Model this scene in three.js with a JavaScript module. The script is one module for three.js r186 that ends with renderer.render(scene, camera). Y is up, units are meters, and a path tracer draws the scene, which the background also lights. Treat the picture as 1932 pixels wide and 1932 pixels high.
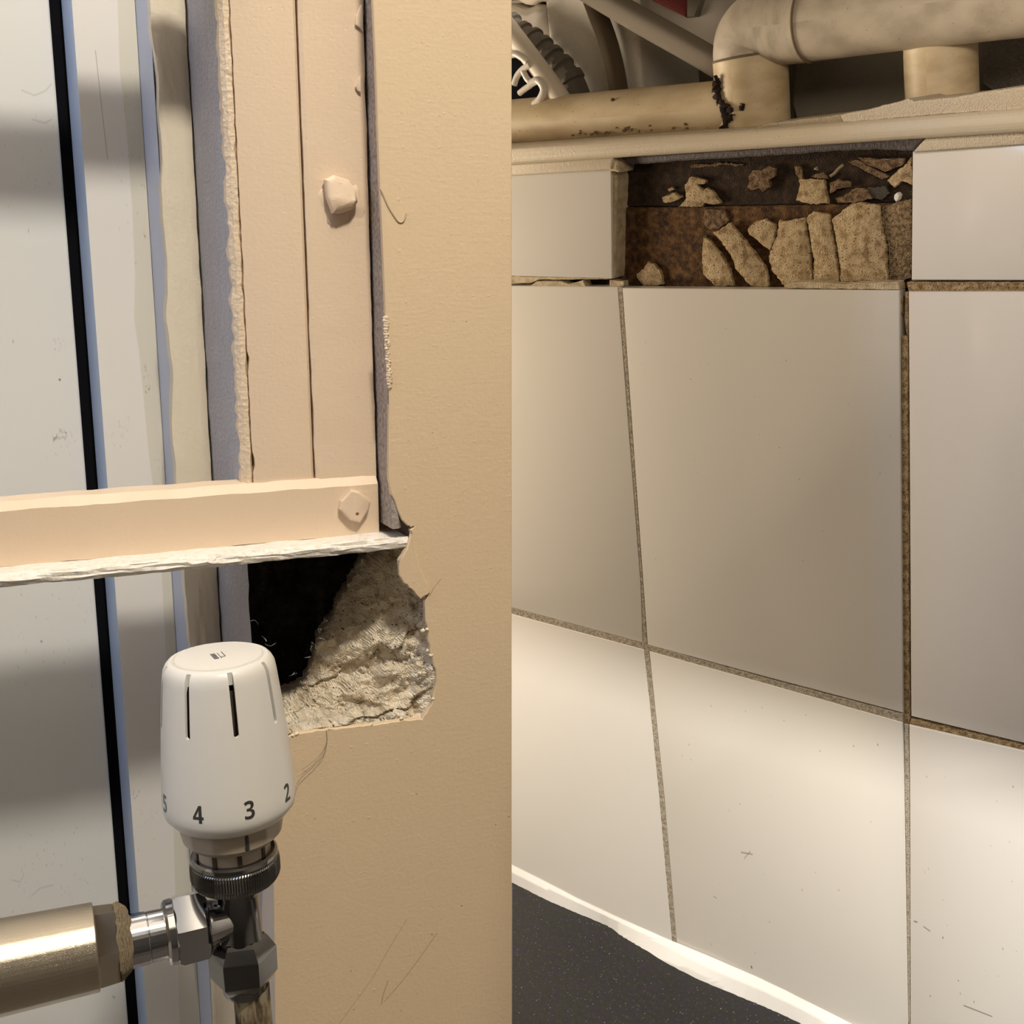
import * as THREE from 'three';
import { mergeGeometries, mergeVertices, toCreasedNormals } from 'three/addons/utils/BufferGeometryUtils.js';
import { RectAreaLightUniformsLib } from 'three/addons/lights/RectAreaLightUniformsLib.js';
import { FontLoader } from 'three/addons/loaders/FontLoader.js';
import { TextGeometry } from 'three/addons/geometries/TextGeometry.js';
import { ImprovedNoise } from 'three/addons/math/ImprovedNoise.js';
import { Brush, Evaluator, SUBTRACTION } from 'three-bvh-csg';

/* ---------- camera, frames of the two corners, lights, exposure ---------- */
const scene = new THREE.Scene();
scene.background = new THREE.Color(0x000000);
const V = (x, y, z) => new THREE.Vector3(x, y, z);
const F = 2154, MID = 966, CAM = V(0, 1.35, 0);
const uA = V(-0.0057, 1, 0.1935).normalize();
const Zw = V(0, 0, 1).addScaledVector(uA, -uA.z).normalize(), Xw = uA.clone().cross(Zw);
const toW = (v) => V(v.dot(Xw), v.dot(uA), v.dot(Zw));           // camera axes -> room axes
const camera = new THREE.PerspectiveCamera(2 * Math.atan(966 / F) * 180 / Math.PI, 1, 0.02, 20);
camera.position.copy(CAM);
camera.quaternion.setFromRotationMatrix(new THREE.Matrix4().makeBasis(toW(V(1, 0, 0)), toW(V(0, 1, 0)), toW(V(0, 0, 1))));
scene.add(camera);

const ray = (px, py) => V((px - MID) / F, (MID - py) / F, -1);
function makeFrame(r, u, O) {                                       // a wall's own axes: r right, u up, n out of the wall
  u = u.clone().normalize(); r = r.clone().addScaledVector(u, -r.dot(u)).normalize();
  const n = r.clone().cross(u), nO = n.dot(O);
  const q = new THREE.Quaternion().setFromRotationMatrix(new THREE.Matrix4().makeBasis(toW(r), toW(u), toW(n)));
  const loc = (p) => { const d = p.clone().sub(O); return V(d.dot(r), d.dot(u), d.dot(n)); };
  return {
    r, u, n, O, q, loc,
    world: (l) => toW(O.clone().addScaledVector(r, l.x).addScaledVector(u, l.y).addScaledVector(n, l.z)).add(CAM),
    cam: (l) => O.clone().addScaledVector(r, l.x).addScaledVector(u, l.y).addScaledVector(n, l.z),
    at: (px, py, c = 0) => { const d = ray(px, py); return loc(d.multiplyScalar((c + nO) / n.dot(d))); },
    atB: (px, py, b) => { const d = ray(px, py); return loc(d.multiplyScalar((b + u.dot(O)) / u.dot(d))); },
    depth: (px, py, c = 0) => (c + nO) / n.dot(ray(px, py)),
  };
}
const A = makeFrame(V(0.917, 0.0807, -0.39), uA, ray(640, 960).multiplyScalar(0.5));
const B = makeFrame(V(2386, -436, 2154), V(-789, 6319, 2154), ray(966, 900).multiplyScalar(0.845));
const A0 = V(0, 0, 0);

const LIGHT = {
  exposure: 1.0,
  bulb: { cam: V(0.24, 0.875, 0.325), color: [1, 0.92, 0.79], power: 3.8, r: 0.06 },   // pendant lamp for the window corner
  window: { color: [0.5, 0.66, 1], power: 4.5, glow: 2, z0: 0, z1: 0.34, y0: 1.6, y1: 2.45 },   // daylight from the left
  work: { cam: V(0.2, 0.25, 0.15), color: [1, 0.94, 0.85], power: 4.2, r: 0.0075 },    // added lamp beside the camera, lights only the tiles
  strip: { color: [1, 0.82, 0.61], power: 7.5, w: 0.45, h: 0.03 },                         // added fill strip under the shelf, facing the tiles
  panel: { color: [1, 0.82, 0.61], power: 18, w: 0.24, h: 0.36 },                        // added fill panel, hidden at the far left end of the tiled wall
};
const renderer = new THREE.WebGLRenderer({ antialias: true });
renderer.toneMapping = THREE.LinearToneMapping;
renderer.toneMappingExposure = LIGHT.exposure;
renderer.shadowMap.enabled = true;
RectAreaLightUniformsLib.init();

/* ---------- helpers ---------- */
function rng(seed) { let s = seed | 0; return () => { s = (s + 0x6d2b79f5) | 0; let t = Math.imul(s ^ (s >>> 15), 1 | s); t = (t + Math.imul(t ^ (t >>> 7), 61 | t)) ^ t; return ((t ^ (t >>> 14)) >>> 0) / 4294967296; }; }
const R = rng(77);
const PN = new ImprovedNoise();
const noise = (x, y, z = 0) => PN.noise(x, y, z);
const fbm = (x, y, z = 0, o = 4) => { let s = 0, a = 0.5; for (let i = 0; i < o; i++) { s += a * noise(x, y, z + i * 7.3); x *= 2.03; y *= 2.03; a *= 0.5; } return s; };
const lerp = (a, b, t) => a + (b - a) * t, clamp = (x, a = 0, b = 1) => Math.min(b, Math.max(a, x)), smooth = (a, b, x) => { const t = clamp((x - a) / (b - a)); return t * t * (3 - 2 * t); };
const used = {};
function numbered(name) { const k = used[name] = (used[name] ?? -1) + 1; return k ? `${name}_${String(k).padStart(3, '0')}` : name; }
function tag(o, label, category, group, kind) {
  o.userData.label = label; if (category) o.userData.category = category;
  if (group) o.userData.group = group; if (kind) o.userData.kind = kind; return o;
}
function thing(f, name, base, label, category, kind, group) {      // a Group at the thing's base; parts are given in the wall's axes
  const o = new THREE.Group(); o.name = numbered(name); o.position.copy(f.world(base)); o.quaternion.copy(f.q);
  o.userData.base = undefined; o.base0 = base; scene.add(o); tag(o, label, category, group, kind); return o;
}
function part(root, name, g, m, label) {
  const b = root.base0; if (b && (b.x || b.y || b.z)) g = g.clone().translate(-b.x, -b.y, -b.z);
  const o = new THREE.Mesh(g, m); o.name = name; o.castShadow = o.receiveShadow = true; if (label) o.userData.label = label;
  root.add(o); o.base0 = b; return o;
}
function sub(parent, name, g, m, label) { return part(parent, name, g, m, label); }
const px = (f, list, c) => list.map(([x, y]) => { const p = f.at(x, y, c); return new THREE.Vector2(p.x, p.y); });
function jag(list, amp, step, seed = 1, closed = false) {          // a torn or lumpy line: subdivide and nudge
  const r = rng(seed), out = [], n = closed ? list.length : list.length - 1;
  for (let i = 0; i < n; i++) {
    const [x0, y0] = list[i], [x1, y1] = list[(i + 1) % list.length], d = Math.hypot(x1 - x0, y1 - y0), k = Math.max(1, Math.round(d / step));
    for (let j = 0; j < k; j++) { const t = j / k; out.push([x0 + (x1 - x0) * t + (r() - 0.5) * 2 * amp, y0 + (y1 - y0) * t + (r() - 0.5) * 2 * amp]); }
  }
  if (!closed) out.push(list[list.length - 1]);
  return out;
}
function ext(pts, c0, c1, bevel = 0, seg = 2, holes) {              // flat outline pulled out from c0 to c1, with bevelled front and back
  const s = new THREE.Shape(pts); if (holes) for (const h of holes) s.holes.push(new THREE.Path(h));
  const g = new THREE.ExtrudeGeometry(s, { depth: Math.max(1e-5, c1 - c0 - 2 * bevel), bevelEnabled: bevel > 0, bevelThickness: bevel, bevelSize: bevel, bevelOffset: -bevel, bevelSegments: seg, steps: 1 });
  g.translate(0, 0, c0 + bevel); return g;
}
function loft(rows, closedLoop = true, caps = true, crease = 0.6) {  // rows: array of loops of Vector3, all of one length
  const n = rows[0].length, pos = [], uv = [], idx = [], len = [0];
  for (let j = 1; j <= n; j++) len[j] = len[j - 1] + rows[0][j % n].distanceTo(rows[0][j - 1]);
  const m = closedLoop ? n + 1 : n; let run = 0;
  rows.forEach((row, i) => { if (i) run += row[0].distanceTo(rows[i - 1][0]); for (let j = 0; j < m; j++) { const p = row[j % n]; pos.push(p.x, p.y, p.z); uv.push(len[j], run); } });
  for (let i = 0; i < rows.length - 1; i++) for (let j = 0; j < m - 1; j++) { const a = i * m + j, b = a + 1, c = a + m, d = c + 1; idx.push(a, b, d, a, d, c); }
  if (caps && closedLoop) for (const [row, flip] of [[0, true], [rows.length - 1, false]]) {
    const tri = THREE.ShapeUtils.triangulateShape(rows[row].map((p) => capUV(p)), []);
    for (const t of tri) { const [a, b, c] = t.map((k) => row * m + k); idx.push(...(capFlip !== flip ? [a, b, c] : [a, c, b])); }
  }
  let g = new THREE.BufferGeometry(); g.setAttribute('position', new THREE.Float32BufferAttribute(pos, 3)); g.setAttribute('uv', new THREE.Float32BufferAttribute(uv, 2)); g.setIndex(idx);
  if (crease === null) { g.computeVertexNormals(); return g; }
  return toCreasedNormals(g, crease);
}
let capUV = (p) => new THREE.Vector2(p.x, p.z), capFlip = false;
function column(profile, b0, b1, step = 0.3, wob) {                 // vertical member: cross-section (a, c) run along b, with a lumpy surface
  const n = Math.max(1, Math.round((b1 - b0) / step)), rows = [];
  for (let i = 0; i <= n; i++) { const b = lerp(b0, b1, i / n); rows.push(profile.map(([a, c], k) => { const w = wob ? wob(k, b) : [0, 0]; return V(a + w[0], b, c + w[1]); })); }
  capUV = (p) => new THREE.Vector2(p.x, p.z); return loft(rows, true, true, 0.5);
}
function beam(profile, a0, a1, step = 0.3, wob) {                   // horizontal member: cross-section (b, c) run along a
  const n = Math.max(1, Math.round((a1 - a0) / step)), rows = [];
  for (let i = 0; i <= n; i++) { const a = lerp(a0, a1, i / n); rows.push(profile.map(([b, c], k) => { const w = wob ? wob(k, a) : [0, 0]; return V(a, b + w[0], c + w[1]); })); }
  capUV = (p) => new THREE.Vector2(p.y, p.z); return loft(rows, true, true, 0.5);
}
function lathe(list, seg = 64, phase = 0) { const g = new THREE.LatheGeometry(list.map(([r, y]) => new THREE.Vector2(r, y)), seg, phase); return toCreasedNormals(g, 0.45); }
function tube(points, r, seg = 48, radial = 14, closed = false) {
  const c = new THREE.CatmullRomCurve3(points, closed, 'centripetal'), g = new THREE.TubeGeometry(c, seg, r, radial, closed); if (closed) return g;
  const caps = [0, 1].map((t) => { const p = c.getPointAt(t), d = c.getTangentAt(t), k = new THREE.CircleGeometry(r, radial); k.lookAt(t ? d : d.clone().negate()); return k.translate(p.x, p.y, p.z); });
  return mergeGeometries([g, ...caps]);
}
function blob(p, rx, ry, rz, seed = 1, rough = 0.3, det = 2) {
  let g = mergeVertices(new THREE.IcosahedronGeometry(1, det).deleteAttribute('uv').deleteAttribute('normal')); const a = g.attributes.position;
  for (let i = 0; i < a.count; i++) { const v = V(a.getX(i), a.getY(i), a.getZ(i)), k = 1 + rough * noise(v.x * 2 + seed * 3.1, v.y * 2 + seed, v.z * 2) * 1.6; a.setXYZ(i, p.x + v.x * rx * k, p.y + v.y * ry * k, p.z + v.z * rz * k); }
  g.computeVertexNormals(); g.setAttribute('uv', new THREE.Float32BufferAttribute(new Float32Array(a.count * 2), 2)); return g;
}
/* textures: grain, stains and print only; sizes in metres */
function tex(n, size, fn, srgb) {
  const d = new Uint8Array(n * n * 4);
  for (let y = 0; y < n; y++) for (let x = 0; x < n; x++) { const c = fn(x / n, y / n), k = (y * n + x) * 4, v = Array.isArray(c) ? c : [c, c, c]; d[k] = clamp(v[0]) * 255; d[k + 1] = clamp(v[1]) * 255; d[k + 2] = clamp(v[2]) * 255; d[k + 3] = 255; }
  const t = new THREE.DataTexture(d, n, n); t.magFilter = THREE.LinearFilter; t.minFilter = THREE.LinearMipmapLinearFilter; t.generateMipmaps = true; t.wrapS = t.wrapT = THREE.MirroredRepeatWrapping;
  t.repeat.set(1 / size, 1 / size); if (srgb) t.colorSpace = THREE.SRGBColorSpace; t.needsUpdate = true; return t;
}
THREE.Texture.prototype.setRep = function (x, y) { this.repeat.set(x, y); return this; };
function sheetTex(f, c, [x0, y0, x1, y1], base, draw, w = 1024, h = 1024) {   // marks on one flat face, laid out in that face's own metres
  const ps = [[x0, y0], [x1, y0], [x0, y1], [x1, y1]].map(([x, y]) => f.at(x, y, c)), ax = Math.min(...ps.map((p) => p.x)), bx = Math.max(...ps.map((p) => p.x)), ay = Math.min(...ps.map((p) => p.y)), by = Math.max(...ps.map((p) => p.y));
  const cv = document.createElement('canvas'); cv.width = w; cv.height = h; const g = cv.getContext('2d'); g.fillStyle = base; g.fillRect(0, 0, w, h);
  const XY = (x, y) => { const p = f.at(x, y, c); return [(p.x - ax) / (bx - ax) * w, (1 - (p.y - ay) / (by - ay)) * h]; };
  const k = w / (bx - ax) * f.depth((x0 + x1) / 2, (y0 + y1) / 2, c) / F; draw(g, XY, k);
  const t = new THREE.CanvasTexture(cv); t.colorSpace = THREE.SRGBColorSpace; t.repeat.set(1 / (bx - ax), 1 / (by - ay)); t.offset.set(-ax / (bx - ax), -ay / (by - ay)); return t;
}
const mat = (o) => { const { c, ...k } = o; return new THREE.MeshPhysicalMaterial({ roughness: 0.6, ...k, color: Array.isArray(c) ? new THREE.Color().setRGB(...c) : new THREE.Color(c ?? 0xffffff) }); };
const paintBump = tex(512, 0.06, (u, v) => { const p = fbm(u * 34, v * 34, 2, 3) * 0.5, s = noise(u * 8, v * 60, 5) * 0.06, k = noise(u * 26, v * 26, 9); return 0.5 + p * 0.5 + s + (k > 0.5 ? (k - 0.5) * 1.6 : 0); });
const brushBump = tex(512, 0.05, (u, v) => 0.5 + noise(u * 120, v * 6, 1) * 0.12 + fbm(u * 26, v * 26, 3, 3) * 0.5);
const gritBump = tex(512, 0.03, (u, v) => 0.5 + fbm(u * 40, v * 40, 4, 4) * 0.9);
const mott = (cols, f, seed, n = 512, size = 0.06, speck) => tex(n, size, (u, v) => {
  const t = clamp(0.5 + fbm(u * f, v * f, seed, 5) * 1.5), k = t * (cols.length - 1), i = Math.min(cols.length - 2, Math.floor(k)), q = k - i; let c = cols[i].map((x, j) => lerp(x, cols[i + 1][j], q) / 255);
  if (speck) { const s = noise(u * speck[0], v * speck[0], seed + 20); if (s > speck[1]) c = c.map((x, j) => lerp(x, speck[2][j] / 255, smooth(speck[1], speck[1] + 0.08, s))); }
  return c;
}, true);
const M = {};
M.cream = mat({ c: [0.72, 0.565, 0.415], roughness: 0.42, bumpMap: paintBump, bumpScale: 0.00022 });
M.creamPale = mat({ c: [0.68, 0.61, 0.49], roughness: 0.5, bumpMap: brushBump, bumpScale: 0.0002 });
M.wall = mat({ c: [0.69, 0.53, 0.35], roughness: 0.7, bumpMap: paintBump, bumpScale: 0.0003 });
M.coolGrey = mat({ map: tex(256, 0.05, (u, v) => { const k = 0.5 + fbm(u * 30, v * 4, 3, 4) * 0.8; return [0.6 + 0.08 * k, 0.595 + 0.08 * k, 0.63 + 0.08 * k]; }, true), roughness: 0.6, bumpMap: brushBump, bumpScale: 0.0006 });  // lavender grey in the colour stands for cool light from the left
M.coolSteel = mat({ map: mott([[132, 120, 112], [158, 147, 140], [174, 165, 160]], 14, 5, 256, 0.03), roughness: 0.65, bumpMap: brushBump, bumpScale: 0.0006 });  // grey in the colour stands for a face lit only by cool daylight
M.sashWhite = mat({ c: [0.7, 0.69, 0.68], roughness: 0.35 });
M.flange = mat({ map: mott([[216, 206, 188], [226, 218, 206], [228, 222, 214], [230, 224, 218]], 16, 91, 256, 0.05, [60, 0.68, [90, 74, 56]]), roughness: 0.5, bumpMap: brushBump, bumpScale: 0.0006 }); M.filler = mat({ c: [0.71, 0.57, 0.42], roughness: 0.5, bumpMap: brushBump, bumpScale: 0.0006 });
M.coolTint = mat({ c: [0.38, 0.48, 0.68], roughness: 0.35 }); M.coolTintPale = mat({ c: [0.48, 0.53, 0.68], roughness: 0.4 });  // blue put into the colour in place of cool daylight
M.white = mat({ c: [0.84, 0.83, 0.8], roughness: 0.5 });
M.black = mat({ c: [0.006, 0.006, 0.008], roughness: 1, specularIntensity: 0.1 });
M.plaster = mat({ map: mott([[200, 182, 154], [226, 210, 184], [238, 224, 200], [242, 230, 208]], 12, 8, 512, 0.06, [60, 0.5, [92, 76, 58]]), roughness: 0.95, bumpMap: gritBump, bumpScale: 0.0014 });
M.plastic = mat({ c: [0.68, 0.655, 0.615], roughness: 0.36 });
M.plasticBeige = mat({ c: [0.37, 0.31, 0.24], roughness: 0.4 });  // beige darkened to stand for the shade under the valve head
M.ink = mat({ c: [0.035, 0.032, 0.03], roughness: 0.5 });
M.slot = mat({ c: [0.05, 0.035, 0.022], roughness: 0.8 });
M.chrome = mat({ c: [0.56, 0.56, 0.58], metalness: 1, roughness: 0.1 });
M.chromeDimmed = mat({ c: [0.22, 0.215, 0.21], metalness: 1, roughness: 0.2 });  // nut chrome darkened in colour for dark reflections
M.chromeDarkened = mat({ c: [0.17, 0.165, 0.165], metalness: 1, roughness: 0.14 });  // body chrome darkened in colour for the dark room it mirrors
M.nickel = mat({ c: [0.55, 0.48, 0.38], metalness: 1, roughness: 0.34, bumpMap: brushBump, bumpScale: 0.00008 });
M.dark = mat({ c: [0.03, 0.028, 0.026], roughness: 0.8 });
M.fibre = mat({ map: mott([[150, 122, 88], [206, 184, 148], [222, 204, 172]], 16, 12, 256, 0.4), roughness: 0.95, bumpMap: gritBump, bumpScale: 0.001 });

/* ---------- the room around the two corners (outside the frame) ---------- */
const W0 = { base0: null };
function slab(name, x0, x1, y0, y1, z0, z1, m, label, parent) {
  const o = new THREE.Mesh(new THREE.BoxGeometry(x1 - x0, y1 - y0, z1 - z0), m); o.name = name; o.position.set((x0 + x1) / 2, (y0 + y1) / 2, (z0 + z1) / 2); o.castShadow = o.receiveShadow = true;
  (parent ?? scene).add(o); if (!parent) tag(o, label, 'structure', null, 'structure'); return o;
}
const roomWall = mat({ c: [0.34, 0.31, 0.27], roughness: 0.9 }), roomDark = mat({ c: [0.06, 0.055, 0.05], roughness: 0.9 }), roomFloor = mat({ c: [0.08, 0.07, 0.06], roughness: 0.8 });
const XL = -1.1, XR = 1.5, ZB = 1.9, ZF = -1.5, YC = 2.6;
slab('floor', XL - 0.1, XR + 0.1, -0.1, 0, ZF - 0.1, ZB + 0.1, roomFloor, 'brown floor below the picture');
slab('ceiling', XL - 0.1, XR + 0.1, YC, YC + 0.1, ZF - 0.1, ZB + 0.1, mat({ c: [0.45, 0.42, 0.37], roughness: 0.9 }), 'pale ceiling above the picture');
slab('wall_back', XL - 0.1, XR + 0.1, 0, YC, ZB, ZB + 0.1, roomDark, 'dark wall behind the camera');
slab('wall_right', XR, XR + 0.1, 0, YC, ZF, ZB, roomWall, 'plain wall to the right of the picture');
slab('wall_front', XL - 0.1, XR + 0.1, 0, YC, ZF - 0.1, ZF, M.dark, 'unlit wall far behind the window and the tiles');
slab('wall_return', 0.37, XR, 0, YC, -0.62, -0.56, roomWall, 'wall going on to the right of the tiles');
{ // left wall with a daylight opening
  const L = new THREE.Group(); L.name = 'wall_left'; scene.add(L); tag(L, 'wall with a daylight window to the left of the picture', 'structure', null, 'structure');
  const { z0: wz0, z1: wz1, y0: wy0, y1: wy1 } = LIGHT.window;
  slab('wall_panel', XL - 0.1, XL, 0, wy0, ZF, ZB, roomWall, '', L); slab('wall_panel', XL - 0.1, XL, wy1, YC, ZF, ZB, roomWall, '', L);
  slab('wall_panel', XL - 0.1, XL, wy0, wy1, ZF, wz0, roomWall, '', L); slab('wall_panel', XL - 0.1, XL, wy0, wy1, wz1, ZB, roomWall, '', L);
  const c = new THREE.Color().setRGB(...LIGHT.window.color);
  slab('window_pane', XL - 0.09, XL - 0.06, wy0, wy1, wz0, wz1, new THREE.MeshStandardMaterial({ color: 0x000000, emissive: c, emissiveIntensity: LIGHT.window.glow }), '', L);
  const l = new THREE.RectAreaLight(c, LIGHT.window.power, wz1 - wz0, wy1 - wy0); l.position.set(XL - 0.04, (wy0 + wy1) / 2, (wz0 + wz1) / 2); l.lookAt(XL + 1, (wy0 + wy1) / 2, (wz0 + wz1) / 2); scene.add(l);
}
{ // pendant lamp, up behind the camera
  const p = toW(LIGHT.bulb.cam).add(CAM), g = new THREE.Group(); g.name = 'pendant_lamp'; g.position.copy(p); scene.add(g);
  tag(g, 'round frosted lamp hanging from the ceiling above and behind the camera', 'lamp');
  const c = new THREE.Color().setRGB(...LIGHT.bulb.color);
  const add = (n, geo, m) => { const o = new THREE.Mesh(geo, m); o.name = n; g.add(o); o.castShadow = n !== 'bulb'; return o; };
  add('bulb', new THREE.SphereGeometry(LIGHT.bulb.r, 32, 20), new THREE.MeshStandardMaterial({ color: 0x000000, emissive: c, emissiveIntensity: 8 }));
  add('lamp_holder', new THREE.CylinderGeometry(0.018, 0.022, 0.05, 24).translate(0, LIGHT.bulb.r + 0.022, 0), M.white);
  add('cord', new THREE.CylinderGeometry(0.003, 0.003, YC - p.y - LIGHT.bulb.r - 0.045, 8).translate(0, (YC - p.y + LIGHT.bulb.r + 0.045) / 2, 0), M.white);
  const l = new THREE.PointLight(c, LIGHT.bulb.power); l.position.copy(p); l.castShadow = true; l.shadow.radius = LIGHT.bulb.r / 0.02; l.shadow.bias = -0.0005; scene.add(l);
}

/* ---------- LEFT: steel window frame, white sash, plaster wall ---------- */
const YT = 1.15, YB = -1.2;                                        // how far the members run, up and down
const aAt = (x, y, c) => A.at(x, y, c).x, bAt = (x, y, c) => A.at(x, y, c).y;
const lump = (amp, f, seed) => (k, b) => Math.abs(b) > 0.36 ? [0, 0] : [fbm(b * f, k * 1.7, seed, 3) * amp, fbm(b * f, k * 2.3 + 9, seed + 4, 3) * amp];
const C = { cream: -0.042, rail: -0.063, gask: -0.08, pane: -0.077 };
{
  const w2 = thing(A, 'window_2', A0, 'white window sash with a black gasket line, set behind the cream steel frame', 'window', 'structure');
  const T = C, bw = 0.012;
  const aPane = aAt(129.5, 483, T.pane), aG = aAt(153, 483, T.rail - 0.012), aBev0 = aAt(153, 483, T.rail - 0.004), aBev1 = aAt(171, 483, T.rail), aRail1 = aAt(285, 483, T.rail);
  // left panel
  const pt = sheetTex(A, T.pane, [-20, -20, 250, 1960], '#dbdcdb', (g, XY, k) => {
    const r = rng(5); const dab = (x, y, s, col, n) => { for (let i = 0; i < n; i++) { const [X, Y] = XY(x + (r() - 0.5) * s, y + (r() - 0.5) * s); g.fillStyle = col; g.beginPath(); g.ellipse(X, Y, k * (0.4 + r() * 1.8), k * 0.5 * (0.4 + r() * 1.8) * 0.5, r() * 3, 0, 7); g.fill(); } };
    dab(116, 820, 20, 'rgba(120,105,95,.5)', 26); dab(104, 828, 12, 'rgba(95,78,70,.55)', 12); dab(113, 717, 2, 'rgba(50,45,45,.9)', 3);
    dab(112, 650, 26, 'rgba(130,125,120,.25)', 20); dab(115, 840, 60, 'rgba(140,130,125,.25)', 26); dab(24, 646, 4, 'rgba(60,55,55,.6)', 2); dab(78, 1210, 3, 'rgba(60,55,55,.7)', 2);
    dab(100, 300, 190, 'rgba(110,110,115,.25)', 40); dab(100, 1200, 190, 'rgba(110,110,110,.3)', 50); dab(110, 1640, 180, 'rgba(100,95,90,.3)', 60); dab(52, 436, 4, 'rgba(70,65,65,.6)', 3); dab(213, 1880, 6, 'rgba(70,60,50,.6)', 4);
    g.strokeStyle = 'rgba(90,85,85,.5)'; g.lineWidth = k * 0.35; for (const L of [[[40, 170], [65, 180], [85, 172], [98, 158]], [[60, 225], [85, 232], [98, 225]], [[22, 1660], [38, 1664], [45, 1650], [40, 1640]], [[60, 1690], [75, 1676], [100, 1670]]]) { g.beginPath(); L.forEach((p, i) => g[i ? 'lineTo' : 'moveTo'](...XY(...p))); g.stroke(); }
  }, 512, 1024);
  part(w2, 'panel', ext([[-1.1, YB], [aPane, YB], [aPane, YT], [-1.1, YT]].map((p) => new THREE.Vector2(...p)), T.pane - 0.02, T.pane, 0.0006, 1), mat({ map: pt, roughness: 0.28 }));
  part(w2, 'gasket', column([[aPane - 0.002, T.gask - 0.02], [aG + 0.004, T.gask - 0.02], [aG + 0.004, T.gask + 0.001], [aPane, T.gask]], YB, YT), M.black, 'black rubber gasket');
  part(w2, 'bevel_strip', column([[aG, T.rail - 0.03], [aBev1, T.rail - 0.03], [aBev1, T.rail], [aG, T.rail - 0.0115]], YB, YT), M.coolTint, 'bevelled edge of the sash rail, tinted blue for cool daylight');
  const rt = sheetTex(A, T.rail, [140, -20, 360, 1960], '#dcdad8', (g, XY, k) => {
    const r = rng(9); const dab = (x, y, sx, sy, col, n) => { for (let i = 0; i < n; i++) { const [X, Y] = XY(x + (r() - 0.5) * sx, y + (r() - 0.5) * sy); g.fillStyle = col; g.beginPath(); g.ellipse(X, Y, k * (0.3 + r() * 1.4), k * 0.35, r() * 3, 0, 7); g.fill(); } };
    // the older, yellower coat with its wavy edge along the right side
    g.fillStyle = '#d0cdc2'; g.beginPath(); const e = [[221, -20], [226, 130], [240, 260], [250, 400], [255, 520], [253, 600], [262, 660], [270, 740], [280, 850], [290, 930], [305, 1070], [325, 1500], [340, 1960]]; e.forEach((p, i) => g[i ? 'lineTo' : 'moveTo'](...XY(...p))); g.lineTo(...XY(400, 1960)); g.lineTo(...XY(400, -20)); g.fill();
    g.strokeStyle = 'rgba(60,55,55,.75)'; g.lineWidth = k * 0.5; g.beginPath(); [[180, 95], [186, 150], [196, 240], [203, 300]].forEach((p, i) => g[i ? 'lineTo' : 'moveTo'](...XY(...p))); g.stroke();
    dab(225, 815, 40, 60, 'rgba(120,115,110,.22)', 26); dab(278, 734, 10, 14, 'rgba(80,72,66,.5)', 8); dab(276, 690, 8, 50, 'rgba(100,95,88,.4)', 8); dab(300, 900, 20, 100, 'rgba(100,95,88,.3)', 20); dab(250, 300, 60, 400, 'rgba(90,85,80,.3)', 26); dab(255, 1500, 20, 14, 'rgba(90,80,70,.5)', 5); dab(270, 1600, 60, 200, 'rgba(110,100,95,.3)', 20); dab(272, 445, 4, 6, 'rgba(120,100,70,.6)', 3);
  }, 512, 1024);
  part(w2, 'sash_rail', ext([[aBev1, YB], [aRail1, YB], [aRail1, YT], [aBev1, YT]].map((p) => new THREE.Vector2(...p)), T.rail - 0.03, T.rail, 0), mat({ map: rt, roughness: 0.3 }));
  // the step up to the old putty bead, splayed
  const aS0 = aRail1, aS1 = aAt(311, 483, T.cream - 0.004);
  part(w2, 'step_strip', column([[aS0, T.rail - 0.03], [aS1, T.rail - 0.03], [aS1, T.cream - 0.004], [aS0 + 0.0002, T.rail + 0.0005]], YB, YT, 0.004), M.coolTintPale, 'step beside the sash rail, tinted lavender for cool daylight');
  const aP0 = aAt(311, 483, T.cream), aP1 = aAt(374, 483, T.cream - 0.004);
  const bead = []; for (let i = 0; i <= 8; i++) { const t = i / 8; bead.push([lerp(aP0, aP1, t), T.cream + 0.0016 * Math.sin(t * Math.PI) - 0.002 * t]); }
  const wob = (k, b) => Math.abs(b) > 0.36 || k < 2 ? [0, 0] : k === 2 ? [fbm(b * 22, 1, 3, 3) * 0.006 + 0.0015 * smooth(0.06, 0.2, b), fbm(b * 90, 4, 6, 3) * 0.0008] : [fbm(b * 70, k * 0.7, 6, 3) * 0.0008, fbm(b * 120, k * 0.9, 2, 3) * 0.0012];
  part(w2, 'putty_bead', column([[aP1 + 0.006, T.cream - 0.02], [aP0 - 0.001, T.cream - 0.02], ...bead, [aP1 + 0.0004, T.cream - 0.006], [aP1 + 0.006, T.cream - 0.012]].reverse(), YB, YT, 0.003, (k, b) => wob(bead.length + 3 - k, b)), M.creamPale, 'old cream painted putty bead with flaking edges');
}
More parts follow.
